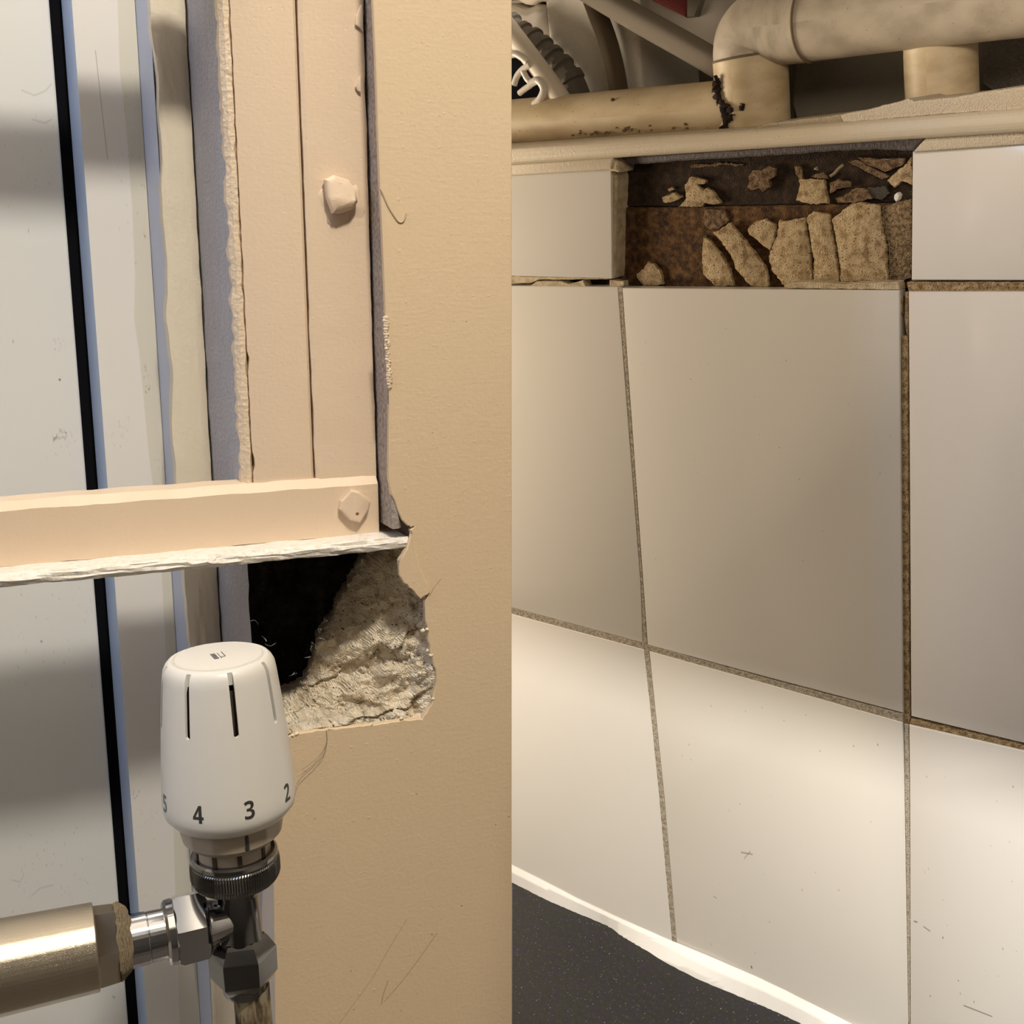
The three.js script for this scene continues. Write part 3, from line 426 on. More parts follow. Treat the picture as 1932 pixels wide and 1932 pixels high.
{
  const quad = (l) => px(B, l, 0);
  const marks = (i, box, list) => { const t = sheetTex(B, 0, box, '#ffffff', (g, XY, k) => { for (const [x, y, w, a, x2, y2] of list) { g.fillStyle = g.strokeStyle = `rgba(70,60,48,${a})`; if (x2) { g.lineWidth = w * k; g.beginPath(); g.moveTo(...XY(x, y)); g.lineTo(...XY(x2, y2)); g.stroke(); } else { const [X, Y] = XY(x, y); g.beginPath(); g.ellipse(X, Y, w * k, w * k * 0.7, 0.5, 0, 7); g.fill(); } } }); const m = tileMat[i].clone(); m.map = t; return m; };
  const r5 = rng(55), dust = (n, x0, y0, x1, y1) => Array.from({ length: n }, () => [lerp(x0, x1, r5()), lerp(y0, y1, r5()), 0.5 + r5() * 0.6, 0.25 + r5() * 0.3]);
  const marked = { 5: marks(2, [1200, 1200, 1730, 2210], [...dust(26, 1260, 1320, 1690, 1800), [1398, 1608, 1.3, 0.35, 1420, 1612], [1404, 1620, 1, 0.3, 1416, 1606], [1418, 1825, 2, 0.6], [1346, 1691, 0.7, 0.5, 1352, 1695], [1300, 1405, 1, 0.4]]), 6: marks(0, [1700, 1340, 2120, 2210], [...dust(18, 1740, 1450, 1920, 1900), [1818, 1897, 0.9, 0.5, 1872, 1918], [1742, 1748, 0.8, 0.55, 1755, 1757], [1779, 1769, 1.4, 0.4], [1724, 1738, 1, 0.5, 1731, 1740], [1755, 1879, 1.1, 0.5]]), 7: marks(0, [1160, 520, 1730, 1370], dust(26, 1200, 600, 1680, 1150)) };
  const tile = (l, i, bev = 0.0011) => part(tw, 'tile', toCreasedNormals(ext(quad(l), -0.008, 0, bev, 3), 0.5), marked[i] ?? tileMat[i % 3]);
  // top row
  tile([[760, 345], [960, 331], [1153, 319.5], [1155, 526], [960, 521], [760, 517]], 0); tile([[1721, 286], [1942, 271], [2100, 262], [2100, 530], [1719, 529]], 1);
  // middle row
  tile([[760, 537], [1166, 541], [1209, 1100], [1213, 1214], [960, 1145.5], [760, 1092]], 2); tile([[1173, 543], [1697, 548], [1699, 812], [1704, 1346], [1449, 1279], [1221, 1217]], 7); tile([[1713.5, 550], [1940, 550], [2110, 550], [2110, 1448], [1932, 1403], [1718.5, 1352]], 1);
  // bottom row
  tile([[760, 1108], [960, 1157], [1215.5, 1226], [1243, 1500], [1270, 1800], [1300, 2100], [760, 2100]], 1); tile([[1224, 1228.5], [1449, 1291], [1600, 1334], [1703, 1363], [1705.5, 1480], [1713, 1932], [1716, 2200], [1320, 2200], [1276, 1780], [1252, 1500]], 5); tile([[1714.5, 1367.5], [1932, 1417], [2110, 1459], [2110, 2200], [1722, 2200], [1717, 1932], [1715.5, 1480]], 6);
  // grout, lying back between the tiles, shrunk from one edge here and there
  const grout = (l, m, c = -0.0012, amp = 0.5, seed = 1) => part(tw, 'grout_joint', toCreasedNormals(ext(px(B, jag(l, amp, 9, seed, true), c), -0.008, c, 0.0003, 1), 0.7), groutMat[m]);
  grout([[1166, 541], [1173.5, 541], [1213.5, 1110], [1222, 1226], [1214, 1226], [1207, 1110]], 'grey', -0.0004, 0.2, 1);
  grout([[1215, 1226], [1224, 1226], [1252, 1500], [1277, 1785], [1267, 1785], [1243, 1500]], 'grey', -0.0004, 0.2, 2);
  grout([[960, 1145.5], [1213, 1214], [1449, 1281], [1704, 1348], [1704, 1364], [1449, 1291], [1216, 1226], [960, 1157]], 'grey', -0.0005, 0.3, 3);
  grout([[1600, 1322.5], [1703, 1350], [1703, 1364], [1600, 1335], [1540, 1316], [1540, 1306]], 'brown', -0.0009, 0.4, 13);
  grout([[1718, 1356], [1932, 1406], [2100, 1447], [2100, 1459], [1932, 1417], [1716, 1369]], 'brown', -0.001, 0.4, 4);
  grout([[1701, 634], [1712, 634], [1716, 1352], [1705, 1352], [1701, 1100]], 'brown', -0.0011, 0.5, 5); grout([[1705, 1352], [1718, 1353], [1715, 1368], [1704, 1364]], 'brown', -0.0013, 0.3, 6);
  grout([[1706, 1366], [1713.5, 1368], [1715, 1480], [1716.5, 1932], [1713.5, 1932], [1706.5, 1480]], 'grey', -0.0004, 0.3, 7);
  grout([[1707.5, 551], [1713, 551], [1713.5, 634], [1709, 628], [1706.5, 600]], 'brown', -0.0015, 0.4, 8); grout([[1698, 560], [1703, 560], [1704, 592], [1699.5, 596]], 'brown', -0.002, 0.4, 9);
  grout([[1722, 532], [1935, 532], [2100, 532], [2100, 550], [1714, 549.5], [1711, 533]], 'brown', -0.0016, 0.5, 10);
  grout([[960, 540], [1000, 539], [1012, 531], [1060, 531], [1072, 536], [1100, 529], [1105, 540.5]], 'pale', -0.0008, 0.6, 11); grout([[960, 521], [1155, 526], [1100, 527.5], [1060, 528], [1018, 527], [1000, 534], [960, 536]], 'pale', -0.0008, 0.5, 12);
  grout([[1480, 537], [1512, 532], [1555, 533], [1595, 536.5], [1640, 533.5], [1694, 533], [1697, 547], [1480, 543.5]], 'pale', -0.0005, 0.7, 14); grout([[1150, 528], [1176, 531], [1178, 541], [1150, 540]], 'pale', -0.003, 0.8, 15);
  // broken tile edge at the left of the recess
  part(tw, 'tile_edge', toCreasedNormals(ext(px(B, jag([[1150, 322], [1157, 318], [1160, 335], [1158, 420], [1157, 500], [1156, 526], [1150, 526]], 0.8, 8, 5, true), 0), -0.02, -0.0015, 0.001, 1), 0.6), groutMat.pale, 'broken edge of the tile beside the gap');
  part(tw, 'old_adhesive', toCreasedNormals(ext(px(B, jag([[1152, 352], [1166, 352], [1168, 520], [1154, 526]], 1.6, 9, 6, true), -0.008), -0.0165, -0.008, 0.001, 1), 0.6), groutMat.brown);
  part(tw, 'old_grout', toCreasedNormals(ext(px(B, jag([[1150, 301], [1158, 299], [1165, 306], [1168, 318], [1166, 326], [1150, 322]], 0.8, 6, 7, true), 0.003), -0.014, 0.003, 0.0015, 2), 0.8), groutMat.pale);
  // backing of the wall
  part(tw, 'backing', ext([[-0.62, -1.3], [0.56, -1.3], [0.56, 0], [-0.62, 0]].map(([x, y]) => new THREE.Vector2(x, y ? y : B.at(1300, 290, -0.016).y)), -0.09, -0.0165, 0), mat({ c: [0.09, 0.065, 0.045], roughness: 0.95 }));
  const brown = mat({ map: mott([[50, 33, 19], [80, 55, 31], [106, 76, 45], [126, 94, 58]], 12, 51, 512, 0.06, [90, 0.5, [150, 128, 96]]), roughness: 0.95, bumpMap: gritBump, bumpScale: 0.001 });
  const darkB = mat({ map: mott([[34, 24, 16], [52, 38, 24], [70, 52, 36]], 12, 54, 512, 0.06, [90, 0.55, [120, 100, 76]]), roughness: 0.95, bumpMap: gritBump, bumpScale: 0.001 });
  part(tw, 'backing_board', toCreasedNormals(ext(px(B, jag([[1140, 392], [1300, 391], [1500, 387], [1735, 382], [1735, 545], [1140, 545]], 0.6, 20, 61, true), -0.0125), -0.0165, -0.0125, 0.0006, 1), 0.6), brown, 'lower brown board in the gap');
  part(tw, 'backing_board', toCreasedNormals(ext(px(B, jag([[1140, 270], [1735, 250], [1735, 380], [1500, 385], [1300, 388.5], [1140, 389.5]], 0.5, 20, 62, true), -0.0138), -0.0165, -0.0138, 0.0004, 1), 0.6), darkB, 'upper darker board in the gap');
  const z4 = (l) => l.map(([x, y]) => [1130 + x / 4.83, 250 + y / 4.83]), z5 = (l) => l.map(([x, y]) => [1430 + x / 4.83, 250 + y / 4.83]);
  const adh = mat({ map: mott([[150, 126, 92], [186, 162, 124], [204, 182, 146], [212, 192, 156]], 12, 57, 512, 0.06, [70, 0.46, [60, 46, 34]]), roughness: 0.95, bumpMap: gritBump, bumpScale: 0.001 });
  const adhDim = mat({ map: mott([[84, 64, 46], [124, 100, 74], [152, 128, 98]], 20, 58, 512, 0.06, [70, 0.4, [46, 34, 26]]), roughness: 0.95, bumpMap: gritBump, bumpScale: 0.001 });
  let sd = 100; const patch = (l, c, m = adh, th = 0.003, amp = 1.1) => part(tw, 'adhesive_patch', toCreasedNormals(ext(px(B, jag(l, amp, 5, sd++, true), c), c - th, c, Math.min(0.0007, th / 3), 2), 0.7), m);
  const cU = -0.0105, cL = -0.0095;
  patch(z4([[780, 480], [830, 405], [900, 410], [975, 440], [960, 470], [890, 480], [950, 530], [980, 500], [1040, 550], [1110, 650], [1030, 660], [960, 640], [930, 680], [720, 680], [790, 600]]), cU);
  patch(z4([[575, 590], [640, 560], [690, 545], [760, 590], [740, 610], [650, 640], [580, 640]]), cU); patch(z4([[620, 515], [660, 495], [685, 520], [640, 540]]), cU - 0.001, adh, 0.0022, 0.6);
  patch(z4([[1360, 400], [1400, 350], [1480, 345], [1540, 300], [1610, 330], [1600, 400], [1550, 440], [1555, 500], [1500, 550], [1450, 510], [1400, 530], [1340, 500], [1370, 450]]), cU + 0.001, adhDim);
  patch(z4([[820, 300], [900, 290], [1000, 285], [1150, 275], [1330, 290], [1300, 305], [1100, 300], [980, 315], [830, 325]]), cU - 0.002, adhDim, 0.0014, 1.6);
  patch(z4([[340, 1290], [400, 1240], [440, 1180], [490, 1190], [560, 1260], [580, 1390], [400, 1395], [350, 1340]]), cL);
  patch(z4([[950, 940], [1010, 990], [1120, 1120], [1190, 1250], [1220, 1402], [1060, 1402], [950, 1300], [935, 1160]]), cL);
  patch(z4([[1030, 910], [1080, 900], [1190, 820], [1280, 930], [1420, 1100], [1520, 1240], [1540, 1410], [1380, 1402], [1240, 1240], [1200, 1120], [1100, 980]]), cL + 0.0015);
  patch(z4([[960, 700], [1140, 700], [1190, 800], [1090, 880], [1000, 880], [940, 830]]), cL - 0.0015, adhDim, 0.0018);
  patch(z4([[1345, 880], [1420, 815], [1510, 790], [1600, 840], [1605, 900], [1600, 980], [1555, 1080], [1480, 1020], [1360, 930]]), cL + 0.0012);
  patch(z5([[165, 960], [190, 790], [220, 810], [430, 775], [440, 930], [480, 1100], [485, 1360], [235, 1400], [120, 1250], [90, 1130]]), cL + 0.0008);
  patch(z5([[440, 770], [500, 720], [645, 745], [650, 800], [680, 960], [725, 1200], [730, 1362], [500, 1362], [505, 1150], [460, 920]]), cL + 0.0004);
  patch(z5([[670, 790], [850, 650], [950, 635], [1105, 670], [1110, 780], [1165, 1050], [1180, 1362], [750, 1362], [740, 1180], [700, 960]]), cL + 0.001);
  patch(z5([[1130, 680], [1210, 650], [1395, 600], [1402, 1100], [1390, 1330], [1300, 1360], [1195, 1362], [1185, 1050], [1125, 780]]), cL - 0.0008, mat({ map: mott([[96, 78, 56], [146, 124, 92], [176, 152, 116]], 30, 59, 512, 0.06, [90, 0.3, [66, 50, 36]]), roughness: 0.95, bumpMap: gritBump, bumpScale: 0.001 }));
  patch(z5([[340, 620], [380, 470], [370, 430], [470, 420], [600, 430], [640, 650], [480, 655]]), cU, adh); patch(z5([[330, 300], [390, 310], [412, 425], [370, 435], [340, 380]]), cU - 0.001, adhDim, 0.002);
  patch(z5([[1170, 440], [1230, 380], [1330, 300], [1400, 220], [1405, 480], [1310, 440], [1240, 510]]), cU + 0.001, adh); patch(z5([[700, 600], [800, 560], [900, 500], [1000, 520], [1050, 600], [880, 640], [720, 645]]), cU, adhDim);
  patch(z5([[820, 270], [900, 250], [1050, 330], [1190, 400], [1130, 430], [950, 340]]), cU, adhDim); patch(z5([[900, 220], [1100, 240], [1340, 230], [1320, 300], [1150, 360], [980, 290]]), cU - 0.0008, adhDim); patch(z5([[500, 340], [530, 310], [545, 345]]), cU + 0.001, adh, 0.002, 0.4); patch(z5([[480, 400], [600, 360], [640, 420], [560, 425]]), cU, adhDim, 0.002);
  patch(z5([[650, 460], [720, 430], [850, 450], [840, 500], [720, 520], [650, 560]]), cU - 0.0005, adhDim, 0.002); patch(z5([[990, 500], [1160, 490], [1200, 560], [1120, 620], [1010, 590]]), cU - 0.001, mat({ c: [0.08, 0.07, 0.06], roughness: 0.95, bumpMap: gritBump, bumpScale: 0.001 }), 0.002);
  part(tw, 'white_chip', toCreasedNormals(ext(px(B, z5([[1240, 570], [1265, 548], [1287, 575], [1275, 615], [1255, 632], [1237, 605]]), -0.006), -0.0105, -0.006, 0.0005, 2), 0.6), M.white, 'small white chip in the gap');
  part(tw, 'splinter', tube(z5([[660, 398], [700, 370], [740, 325], [778, 298]]).map(([x, y]) => B.at(x, y, -0.007)), 0.0009, 16, 7), groutMat.pale, 'pale sliver sticking up');
  // grey lip behind the moulding and bead above the tiles
  part(tw, 'grey_lip', toCreasedNormals(ext(px(B, jag([[1160, 297], [1745, 258], [1742, 266], [1722, 284], [1650, 282], [1560, 286], [1480, 292], [1400, 297], [1300, 302], [1192, 311]], 0.8, 12, 71, true), -0.004), -0.0165, -0.004, 0.001, 1), 0.6), mat({ c: [0.13, 0.115, 0.12], roughness: 0.7, bumpMap: brushBump, bumpScale: 0.0006 }), 'grey strip under the moulding');
}
{
  const tr = thing(B, 'trim_1', V(0, 0, 0), 'cream moulding running along the top of the tiles', 'moulding', 'structure');
  const creamB = mat({ c: [0.66, 0.58, 0.45], roughness: 0.45, bumpMap: paintBump, bumpScale: 0.0004 });
  const top = [[720, 290], [966, 274], [1200, 257], [1449, 241], [1700, 222], [1940, 203], [2110, 190]], bot = [[2110, 238], [1940, 250], [1745, 262], [1155, 299], [966, 311.5], [720, 327]];
  part(tr, 'moulding', toCreasedNormals(ext(px(B, [...top, ...bot].reverse(), 0.008), -0.03, 0.008, 0.0045, 5), 0.5), creamB);
  part(tr, 'bead', toCreasedNormals(ext(px(B, [[720, 325], [966, 309], [1157, 297], [1157, 304], [1153, 320.5], [966, 332], [720, 347]].reverse(), 0.004), -0.008, 0.004, 0.0015, 3), 0.6), creamB, 'narrow bead above the left tile');
  part(tr, 'bead', toCreasedNormals(ext(px(B, [[1746, 261], [1940, 248], [2110, 236], [2110, 261], [1940, 272], [1722, 287.5], [1735, 272]].reverse(), 0.0025), -0.008, 0.0025, 0.001, 2), 0.6), mat({ c: [0.6, 0.52, 0.39], roughness: 0.6, bumpMap: gritBump, bumpScale: 0.0005 }), 'narrow bead above the right tile');
  const strip = (l, c, m, seed) => part(tr, 'paint_strip', toCreasedNormals(ext(px(B, jag(l, 0.9, 9, seed, true), c), -0.05, c, 0.0012, 2), 0.6), m);
  strip([[1370, 252], [1449, 232], [1583, 215], [1600, 236], [1449, 246], [1380, 256]], 0.002, mat({ c: [0.5, 0.42, 0.31], roughness: 0.8, bumpMap: gritBump, bumpScale: 0.0008 }), 81);
  strip([[1583, 216], [1640, 205], [1700, 190], [1715, 185], [1725, 190], [1800, 183], [1850, 174], [1940, 161], [2100, 150], [2100, 205], [1940, 207], [1800, 214], [1660, 226], [1590, 231]], 0.005, mat({ c: [0.66, 0.57, 0.44], roughness: 0.7, bumpMap: gritBump, bumpScale: 0.0006 }), 82);
}
/* recess above the moulding: boxed column, plates, pipes */
{
  const rc = thing(B, 'wall_recess', V(0, 0, 0), 'shadowed recess with a white boxed corner behind the pipes', 'wall', 'structure');
  const cB = -0.14, yb = B.at(1300, 300, -0.1).y, yt = 0.75, dirty = mat({ c: [0.6, 0.54, 0.45], roughness: 0.8, bumpMap: gritBump, bumpScale: 0.0006 });
  part(rc, 'back_plate', ext([[-0.62, yb], [0.56, yb], [0.56, yt], [-0.62, yt]].map((p) => new THREE.Vector2(...p)), cB - 0.03, cB, 0), mat({ c: [0.3, 0.27, 0.22], roughness: 0.9 }));
  const x0 = B.at(1035, 90, -0.07).x, x1 = B.at(1207, 100, -0.07).x;
  const g = ext([[x0, yb], [x1, yb], [x1, yt], [x0, yt]].map((p) => new THREE.Vector2(...p)), cB, -0.07, 0.004, 4); part(rc, 'boxed_corner', toCreasedNormals(g, 0.6), mat({ c: [0.84, 0.8, 0.72], roughness: 0.6, bumpMap: gritBump, bumpScale: 0.0004 }), 'white boxed corner');
  part(rc, 'recess_floor', ext([[-0.62, -0.09], [0.56, -0.09], [0.56, -0.02], [-0.62, -0.02]].map((p) => new THREE.Vector2(...p)), 0, 0.01, 0).rotateX(Math.PI / 2).translate(0, B.at(1300, 262, -0.03).y, -0.08), mat({ c: [0.3, 0.26, 0.2], roughness: 0.9 }));
  // pale plate at the top, red brick beside it
  part(rc, 'pale_plate', toCreasedNormals(ext(px(B, [[1175, -60], [1480, -60], [1480, 112], [1345, 112], [1345, 104], [1170, 0]], -0.075).reverse(), -0.09, -0.075, 0.002, 2), 0.6), mat({ c: [0.44, 0.4, 0.35], roughness: 0.8 }), 'pale plate behind the sloping pipe');
  part(rc, 'brick', toCreasedNormals(ext(px(B, [[1225, -60], [1294, -60], [1293, 34], [1228, 2]], -0.068).reverse(), -0.08, -0.068, 0.002, 2), 0.6), mat({ c: [0.2, 0.035, 0.03], roughness: 0.9, bumpMap: gritBump, bumpScale: 0.001 }), 'dark red brick');
  part(rc, 'mortar', toCreasedNormals(ext(px(B, [[1294, -60], [1340, -60], [1310, 32], [1293, 34]], -0.069).reverse(), -0.08, -0.069, 0.002, 2), 0.6), mat({ c: [0.2, 0.18, 0.14], roughness: 0.9 }));
  part(rc, 'grey_plate', toCreasedNormals(ext(px(B, [[1507, 60], [1722, 30], [1722, 260], [1512, 260], [1495, 196]], -0.125).reverse(), -0.139, -0.125, 0.001, 1), 0.6), mat({ c: [0.42, 0.385, 0.33], roughness: 0.9, bumpMap: gritBump, bumpScale: 0.0004 }), 'plain grey board between the pipes');
  part(rc, 'rubble', toCreasedNormals(ext(px(B, jag([[1862, 30], [2000, 10], [2000, 220], [1880, 200], [1872, 170], [1852, 160]], 3, 12, 91, true), -0.12).reverse(), -0.139, -0.12, 0.002, 2), 0.6), mat({ c: [0.36, 0.325, 0.28], roughness: 0.95, bumpMap: gritBump, bumpScale: 0.002 }), 'rough masonry at the right');
}
const pipeMat = mat({ map: mott([[196, 176, 142], [212, 194, 160], [222, 206, 174]], 6, 95, 512, 1, [90, 0.6, [150, 122, 84]]), roughness: 0.45 });
const pipeGrey = mat({ map: mott([[176, 166, 150], [196, 186, 170], [206, 196, 180]], 8, 96, 512, 1, [120, 0.6, [130, 118, 100]]), roughness: 0.5 });
const line = (l) => l.map(([x, y, c]) => B.at(x, y, c));
{ // level cream pipe
  const b = B.at(1150, 216, -0.03), p = thing(B, 'level_pipe', b, 'cream level pipe lying on the moulding, left of the elbow', 'pipe');
  part(p, 'pipe_length', tube(line([[900, 237.5, -0.03], [1000, 230, -0.03], [1150, 219, -0.03], [1300, 208, -0.03], [1388, 201.5, -0.03]]), 0.0152, 40, 40), pipeMat);
  const spot = (x, y, s) => part(p, 'stain', blob(B.at(x, y, -0.0175), 0.0016 * s, 0.001 * s, 0.0005, x, 0.3, 1).clone(), mat({ c: [0.06, 0.035, 0.02], roughness: 0.9 }), 'small dark spot');
  spot(1156, 188, 1); spot(1077, 214, 0.9);
  const st = []; const r = rng(66); for (let i = 0; i < 26; i++) { const t = r(), x = lerp(1080, 1330, t), y = lerp(256, 240, t) - r() * r() * 24; st.push(blob(B.at(x, y, -0.0165), 0.0006 + r() * 0.0012, 0.0004 + r() * 0.0005, 0.0006, i * 3, 0.5, 1)); }
  part(p, 'dirt', mergeGeometries(st), mat({ c: [0.2, 0.14, 0.08], roughness: 0.95 })).userData.kind = 'stuff';
}
{ // elbow
  const rad = 0.0212, c = -0.036, b = B.at(1420, 240, c), p = thing(B, 'elbow_pipe', b, 'large white waste pipe turning through an elbow to the right', 'pipe');
  part(p, 'upright_length', tube(line([[1424, 300, c], [1419, 180, c], [1415, 108, c]]), rad, 20, 48), pipeMat, 'cream upright end');
  part(p, 'elbow', tube(line([[1416, 112, c], [1415, 95, c], [1419, 74, c], [1432, 58, c], [1456, 50, c], [1500, 44.5, c], [1530, 41, c]]), rad * 0.985, 60, 48), pipeGrey);
  part(p, 'level_length', tube(line([[1524, 42, c], [1700, 16, c], [1960, -18, c], [2060, -30, c]]), rad * 0.965, 20, 48), pipeGrey);
  const ring = (x, y, d, rr) => { const q = B.at(x, y, c), g = new THREE.TorusGeometry(rad * rr, 0.0007, 8, 64); g.lookAt(d); return g.translate(q.x, q.y, q.z); };
  const e = line([[1416, 112, c], [1415, 100, c]]), e2 = line([[1500, 45, c], [1530, 41, c]]);
  part(p, 'joint_seam', ring(1416, 107, e[1].clone().sub(e[0]), 1), mat({ c: [0.2, 0.15, 0.1], roughness: 0.9 }), 'dirty joint line'); part(p, 'joint_seam', ring(1529, 41, e2[1].clone().sub(e2[0]), 0.985), mat({ c: [0.2, 0.15, 0.1], roughness: 0.9 }), 'dirty joint line');
  const gs = [], r = rng(12); for (const [x, y, s] of [[1352, 148, 3], [1351, 160, 5], [1354, 170, 6], [1356, 182, 5], [1360, 192, 5], [1364, 200, 6], [1366, 212, 6], [1369, 222, 6], [1372, 232, 5], [1368, 240, 5], [1347, 166, 3], [1376, 208, 4], [1384, 216, 3], [1378, 224, 4], [1398, 204, 2.4], [1402, 199, 2], [1370, 246, 4], [1362, 246, 3]]) for (let i = 0; i < 3; i++) gs.push(blob(B.at(x + (r() - 0.5) * 6, y + (r() - 0.5) * 8, -0.0150 + (r() - 0.5) * 0.003), s * 0.00028 * (0.7 + r()), s * 0.0003 * (0.7 + r()), 0.0012, r() * 90, 0.7, 1));
  part(p, 'sealant', mergeGeometries(gs), mat({ c: [0.022, 0.012, 0.008], roughness: 0.9 }), 'black crumbling sealant at the joint');
}
{
  const p = thing(B, 'stub_pipe', B.at(1776, 170, -0.05), 'short cream upright pipe below the large pipe at right', 'pipe');
  part(p, 'pipe_length', tube(line([[1782, 260, -0.05], [1776, 150, -0.05], [1774, 82, -0.05]]), 0.0185, 16, 40), pipeMat);
  const d = thing(B, 'sloping_pipe', B.at(1352, 130, -0.05), 'dusty pipe sloping down to the elbow from the upper left', 'pipe');
  part(d, 'pipe_length', tube(line([[1040, -60, -0.044], [1200, 34, -0.046], [1300, 90, -0.046], [1362, 126, -0.046]]), 0.0078, 24, 28), mat({ c: [0.56, 0.49, 0.39], roughness: 0.7, bumpMap: gritBump, bumpScale: 0.0005 }));
  const h = thing(B, 'brown_pipe', B.at(1168, 170, -0.06), 'brown curved pipe standing behind the level pipe', 'pipe');
  part(h, 'pipe_length', tube(line([[1104, -40, -0.06], [1122, 12, -0.06], [1144, 70, -0.06], [1158, 120, -0.06], [1168, 175, -0.06], [1172, 215, -0.06]]), 0.0062, 40, 28), mat({ c: [0.3, 0.22, 0.14], roughness: 0.75, bumpMap: gritBump, bumpScale: 0.0006 }));
  const w = thing(B, 'white_tube', B.at(1040, 175, -0.03), 'white plastic tube leaning at the far left above the level pipe', 'pipe');
  part(w, 'pipe_length', tube(line([[910, -10, -0.028], [966, 62, -0.028], [1010, 120, -0.028], [1040, 160, -0.028], [1062, 192, -0.03]]), 0.0064, 24, 28), mat({ c: [0.74, 0.68, 0.58], roughness: 0.5 }));
  // ribbed hose
  const hs = thing(B, 'ribbed_hose', B.at(1080, 170, -0.036), 'dark grey ribbed hose behind the white tube', 'hose'), cv = new THREE.CatmullRomCurve3(line([[960, 40, -0.055], [1000, 78, -0.055], [1040, 116, -0.055], [1072, 150, -0.055], [1090, 190, -0.056]])), rows = [], N = 90;
  for (let i = 0; i <= N; i++) { const t = i / N, q = cv.getPointAt(t), d0 = cv.getTangentAt(t), s = V(0, 0, 1).cross(d0).normalize(), u = d0.clone().cross(s), R0 = 0.0098 + 0.0011 * (Math.sin(t * 48) > 0.3 ? 1 : -0.6) * (t < 0.86 ? 1 : 0) - 0.003 * smooth(0.35, 0.1, t), o = []; for (let j = 0; j < 24; j++) { const a = j / 24 * 2 * Math.PI; o.push(q.clone().addScaledVector(s, Math.cos(a) * R0).addScaledVector(u, Math.sin(a) * R0)); } rows.push(o); }
  part(hs, 'hose_length', loft(rows, true, false, 0.8), mat({ c: [0.13, 0.115, 0.095], roughness: 0.7 }));
  const gb = thing(B, 'grey_box', B.at(1000, 40, -0.06), 'grey plastic box with a notched lid in the upper left corner', 'box');
  part(gb, 'casing', toCreasedNormals(ext(px(B, [[900, 8], [968, 6], [985, 12], [996, 15], [1004, 12], [1012, 7], [1032, 10], [1040, 60], [1035, 90], [900, 120]], -0.072).reverse(), -0.095, -0.072, 0.002, 3), 0.6), mat({ c: [0.36, 0.32, 0.27], roughness: 0.7 }));
  part(gb, 'lid', toCreasedNormals(ext(px(B, [[900, -60], [1032, -60], [1028, 4], [1014, 2], [1000, 10], [988, 8], [972, -2], [900, 4]], -0.068).reverse(), -0.09, -0.068, 0.002, 3), 0.6), mat({ c: [0.5, 0.44, 0.36], roughness: 0.6 }));
  // hooked wire bracket
  const br = thing(B, 'hook_bracket', B.at(985, 165, -0.026), 'white bracket with curled hooks at the left edge below the tube', 'bracket'), wm = mat({ c: [0.78, 0.74, 0.68], roughness: 0.3 });
  part(br, 'arm', tube(line([[955, 108, -0.022], [972, 102, -0.022], [984, 108, -0.022], [996, 118, -0.022]]), 0.0022, 20, 12), wm);
  part(br, 'hook', tube(line([[1000, 122, -0.022], [985, 132, -0.022], [975, 145, -0.022], [970, 160, -0.022]]), 0.0021, 24, 12), wm);
  part(br, 'hook', tube(line([[986, 132, -0.022], [994, 148, -0.022], [1002, 158, -0.022], [990, 168, -0.022], [980, 176, -0.022]]), 0.002, 30, 12), wm);
  part(br, 'arm', tube(line([[1000, 158, -0.022], [1016, 152, -0.022], [1026, 168, -0.022], [1020, 186, -0.022], [1008, 198, -0.022]]), 0.0026, 30, 12), wm);
  const cr = thing(B, 'dark_gap_panel', B.at(985, 150, -0.08), 'black panel standing in for the dark opening behind the hooked bracket', 'panel'); part(cr, 'face', ext(px(B, [[880, 85], [966, 80], [1030, 170], [1030, 215], [880, 220]], -0.076).reverse(), -0.085, -0.076, 0.001, 1), M.black);  // flat black stands for the unlit opening behind the hooks
}
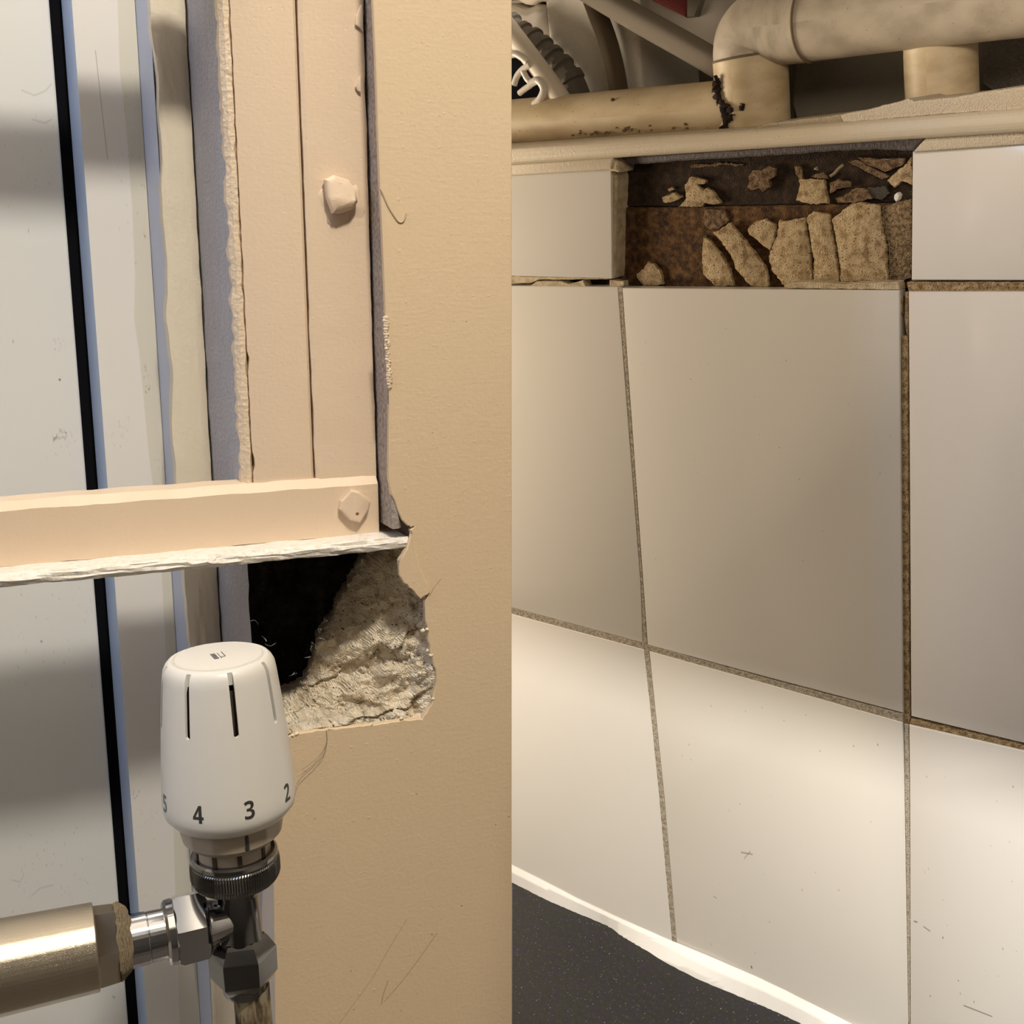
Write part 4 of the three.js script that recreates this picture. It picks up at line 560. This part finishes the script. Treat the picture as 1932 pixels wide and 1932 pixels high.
/* worktop and sealant */
{
  const bc = B.at(1170, 1766, 0.006).y, P = (x, y) => { const p = B.atB(x, y, bc); return new THREE.Vector2(p.x, -p.z); };
  const wk = thing(B, 'worktop', B.at(1170, 1766, 0.006), 'black speckled worktop below the tiles', 'worktop');
  const k1 = B.at(966, 1650, 0.001), k2 = B.at(1700, 1990, 0.001);
  const pts = [P(966.5, 1655), P(966.5, 2150), P(1800, 2150), new THREE.Vector2(k2.x + 0.05, -0.001), new THREE.Vector2(k1.x, -0.001)];
  const sp = tex(1024, 0.12, (u, v) => { const n = fbm(u * 30, v * 30, 3, 3), s = noise(u * 120, v * 60, 8), s2 = noise(u * 90 + 40, v * 70, 14), b = 0.115 + n * 0.05; let c = [b * 0.98, b, b * 0.97]; if (s > 0.42) c = c.map((x) => x + (s - 0.42) * 0.9); if (s2 > 0.62) c = c.map((x) => x + 0.4); const q = noise(u * 14, v * 14, 21); if (q > 0.2) c = [c[0] + 0.01, c[1] - 0.01, c[2] + 0.03]; return c; }, true);
  const g = new THREE.ExtrudeGeometry(new THREE.Shape(pts), { depth: 0.036, bevelEnabled: false }).rotateX(-Math.PI / 2).translate(0, bc - 0.036, 0);
  part(wk, 'slab', g, mat({ map: sp, roughness: 0.55 }));
  // white sealant fillet
  const cl = thing(B, 'sealant_strip', B.at(1170, 1760, 0.004), 'bright white sealant line between worktop and tiles', 'sealant');
  const top = [[940, 1619], [966, 1632], [1030, 1664], [1090, 1695], [1180, 1737], [1270, 1776], [1340, 1805], [1398, 1830], [1449, 1853], [1520, 1888], [1600, 1928], [1700, 1980]], low = [[940, 1652], [966, 1664], [1030, 1696], [1090, 1722], [1150, 1748], [1172, 1764], [1200, 1781], [1300, 1838], [1398, 1880], [1449, 1901], [1520, 1935], [1600, 1985], [1700, 2040]];
  const ct = new THREE.CatmullRomCurve3(top.map(([x, y]) => V(x, y, 0))), cb = new THREE.CatmullRomCurve3(low.map(([x, y]) => V(x, y, 0))), rows = [], rr = rng(4);
  for (let i = 0; i <= 160; i++) { const t = i / 160, a = ct.getPoint(t), b = cb.getPoint(t), p = B.at(a.x, a.y, 0.0006), q = B.atB(b.x + (rr() - 0.5) * 2.5, b.y, bc + 0.0007), row = []; for (let j = 0; j <= 8; j++) { const s = j / 8, m = p.clone().lerp(q, s); const k = Math.sin(s * Math.PI) * 0.0012; row.push(V(m.x, m.y + k + noise(i * 0.15, j * 0.5) * 0.0003, m.z + k)); } row.push(V(q.x, bc - 0.001, q.z), V(p.x, bc - 0.001, -0.001)); rows.push(row.reverse()); }
  capUV = (p) => new THREE.Vector2(p.y, p.z);
  part(cl, 'fillet', loft(rows, true, true, 0.9), mat({ c: [0.9, 0.89, 0.87], roughness: 0.35 }));
}
/* an added shelf above the picture shades the upper tiles; added lamps light them */
{
  const b0 = 0.334, L = B.loc(LIGHT.work.cam), bs = B.at(1449, 1345, 0).y, ce = L.z * (1 - (L.y - b0) / (L.y - bs));
  const cb = thing(B, 'shade_shelf', V(0.6, b0, 0.2), 'added unseen shelf shaped to shade the upper tiles, over the top of the picture', 'shelf');
  part(cb, 'board', ext([[0.05, 0.13], [0.05, -0.04], [0.13, -0.08], [0.36, -0.22], [0.525, -ce], [1.05, -ce], [1.05, 0.13]].map((p) => new THREE.Vector2(...p)).reverse(), 0, 0.018, 0.0005, 1).rotateX(-Math.PI / 2).translate(0, b0, 0), roomWall);
  console.log('cupboard depth', ce.toFixed(3));
  // added fill lights: a strip under the shelf, a panel hidden behind the tan wall
  const area = (S, at, to, name, label, out) => {
    const st = thing(B, name, at, label, 'lamp'), c = new THREE.Color().setRGB(...S.color), q = new THREE.Quaternion().setFromRotationMatrix(new THREE.Matrix4().lookAt(V(0, 0, 0), to.clone().negate(), V(0, 1, 0)));
    const P = (n, g, m) => { const o = new THREE.Mesh(g.applyQuaternion(q), m); o.name = n; o.castShadow = o.receiveShadow = true; st.add(o); };
    P('housing', new THREE.BoxGeometry(S.w + 0.01, S.h + 0.01, 0.014).translate(0, 0, -0.012), M.white);
    P('diffuser', new THREE.BoxGeometry(S.w, S.h, 0.006).translate(0, 0, -0.004), new THREE.MeshStandardMaterial({ color: 0x000000, emissive: c, emissiveIntensity: 1.5 }));
    const l = new THREE.RectAreaLight(c, S.power, S.w, S.h); l.position.copy(B.world(at)).add(to.clone().multiplyScalar(0.003).applyQuaternion(B.q)); l.lookAt(B.world(at.clone().add(to))); scene.add(l);
  };
  area(LIGHT.strip, V(0.53, b0 - 0.022, 0.19), V(0, -0.2, -0.98), 'fill_strip', 'added fill strip under the shelf to brighten the tiles, above the picture');
  area(LIGHT.panel, V(-0.5, 0.14, 0.28), V(1, 0, -0.4).normalize(), 'fill_panel', 'added fill panel, unseen at the left end of the tiled wall');
}
{
  const K = LIGHT.work, p = toW(K.cam).add(CAM), g = new THREE.Group(), cw2 = (v) => toW(v).add(CAM).sub(p); g.name = 'added_lamp'; g.position.copy(p); scene.add(g); tag(g, 'added lamp for the tiles beside the camera, black flap keeping it off the window corner', 'lamp');
  const c = new THREE.Color().setRGB(...K.color), add = (n, geo, m) => { const o = new THREE.Mesh(geo, m); o.name = n; o.castShadow = n !== 'bulb'; g.add(o); return o; };
  add('bulb', new THREE.SphereGeometry(K.r, 20, 14), new THREE.MeshStandardMaterial({ color: 0x000000, emissive: c, emissiveIntensity: 60 }));
  add('stem', new THREE.CylinderGeometry(0.003, 0.003, 0.3, 10).translate(0.0, 0.3 / 2 + K.r, 0), M.black);
  const f = new THREE.BoxGeometry(0.17, 0.21, 0.002), fl = add('flap', f, M.black), a = cw2(V(0.139, 0.17, -0.092)), b = cw2(V(-0.024, 0.17, -0.04)); fl.position.copy(a).lerp(b, 0.5);  // flap added to block this lamp from the window corner
  const x = b.clone().sub(a).normalize(), y = toW(V(0, 1, 0)).addScaledVector(x, -toW(V(0, 1, 0)).dot(x)).normalize(); fl.quaternion.setFromRotationMatrix(new THREE.Matrix4().makeBasis(x, y, x.clone().cross(y)));
  const l = new THREE.PointLight(c, K.power); l.position.copy(p); l.castShadow = true; l.shadow.radius = K.r / 0.02; scene.add(l);
}
{ const l = A.loc(LIGHT.bulb.cam), m = B.loc(LIGHT.bulb.cam); console.log('lamp in A', l.toArray().map((x) => x.toFixed(3)).join(' '), 'in B', m.toArray().map((x) => x.toFixed(3)).join(' '), 'cam in B', B.loc(V(0, 0, 0)).toArray().map((x) => x.toFixed(3)).join(' ')); }
scene.traverse((o) => { delete o.userData.base; });
renderer.render(scene, camera);
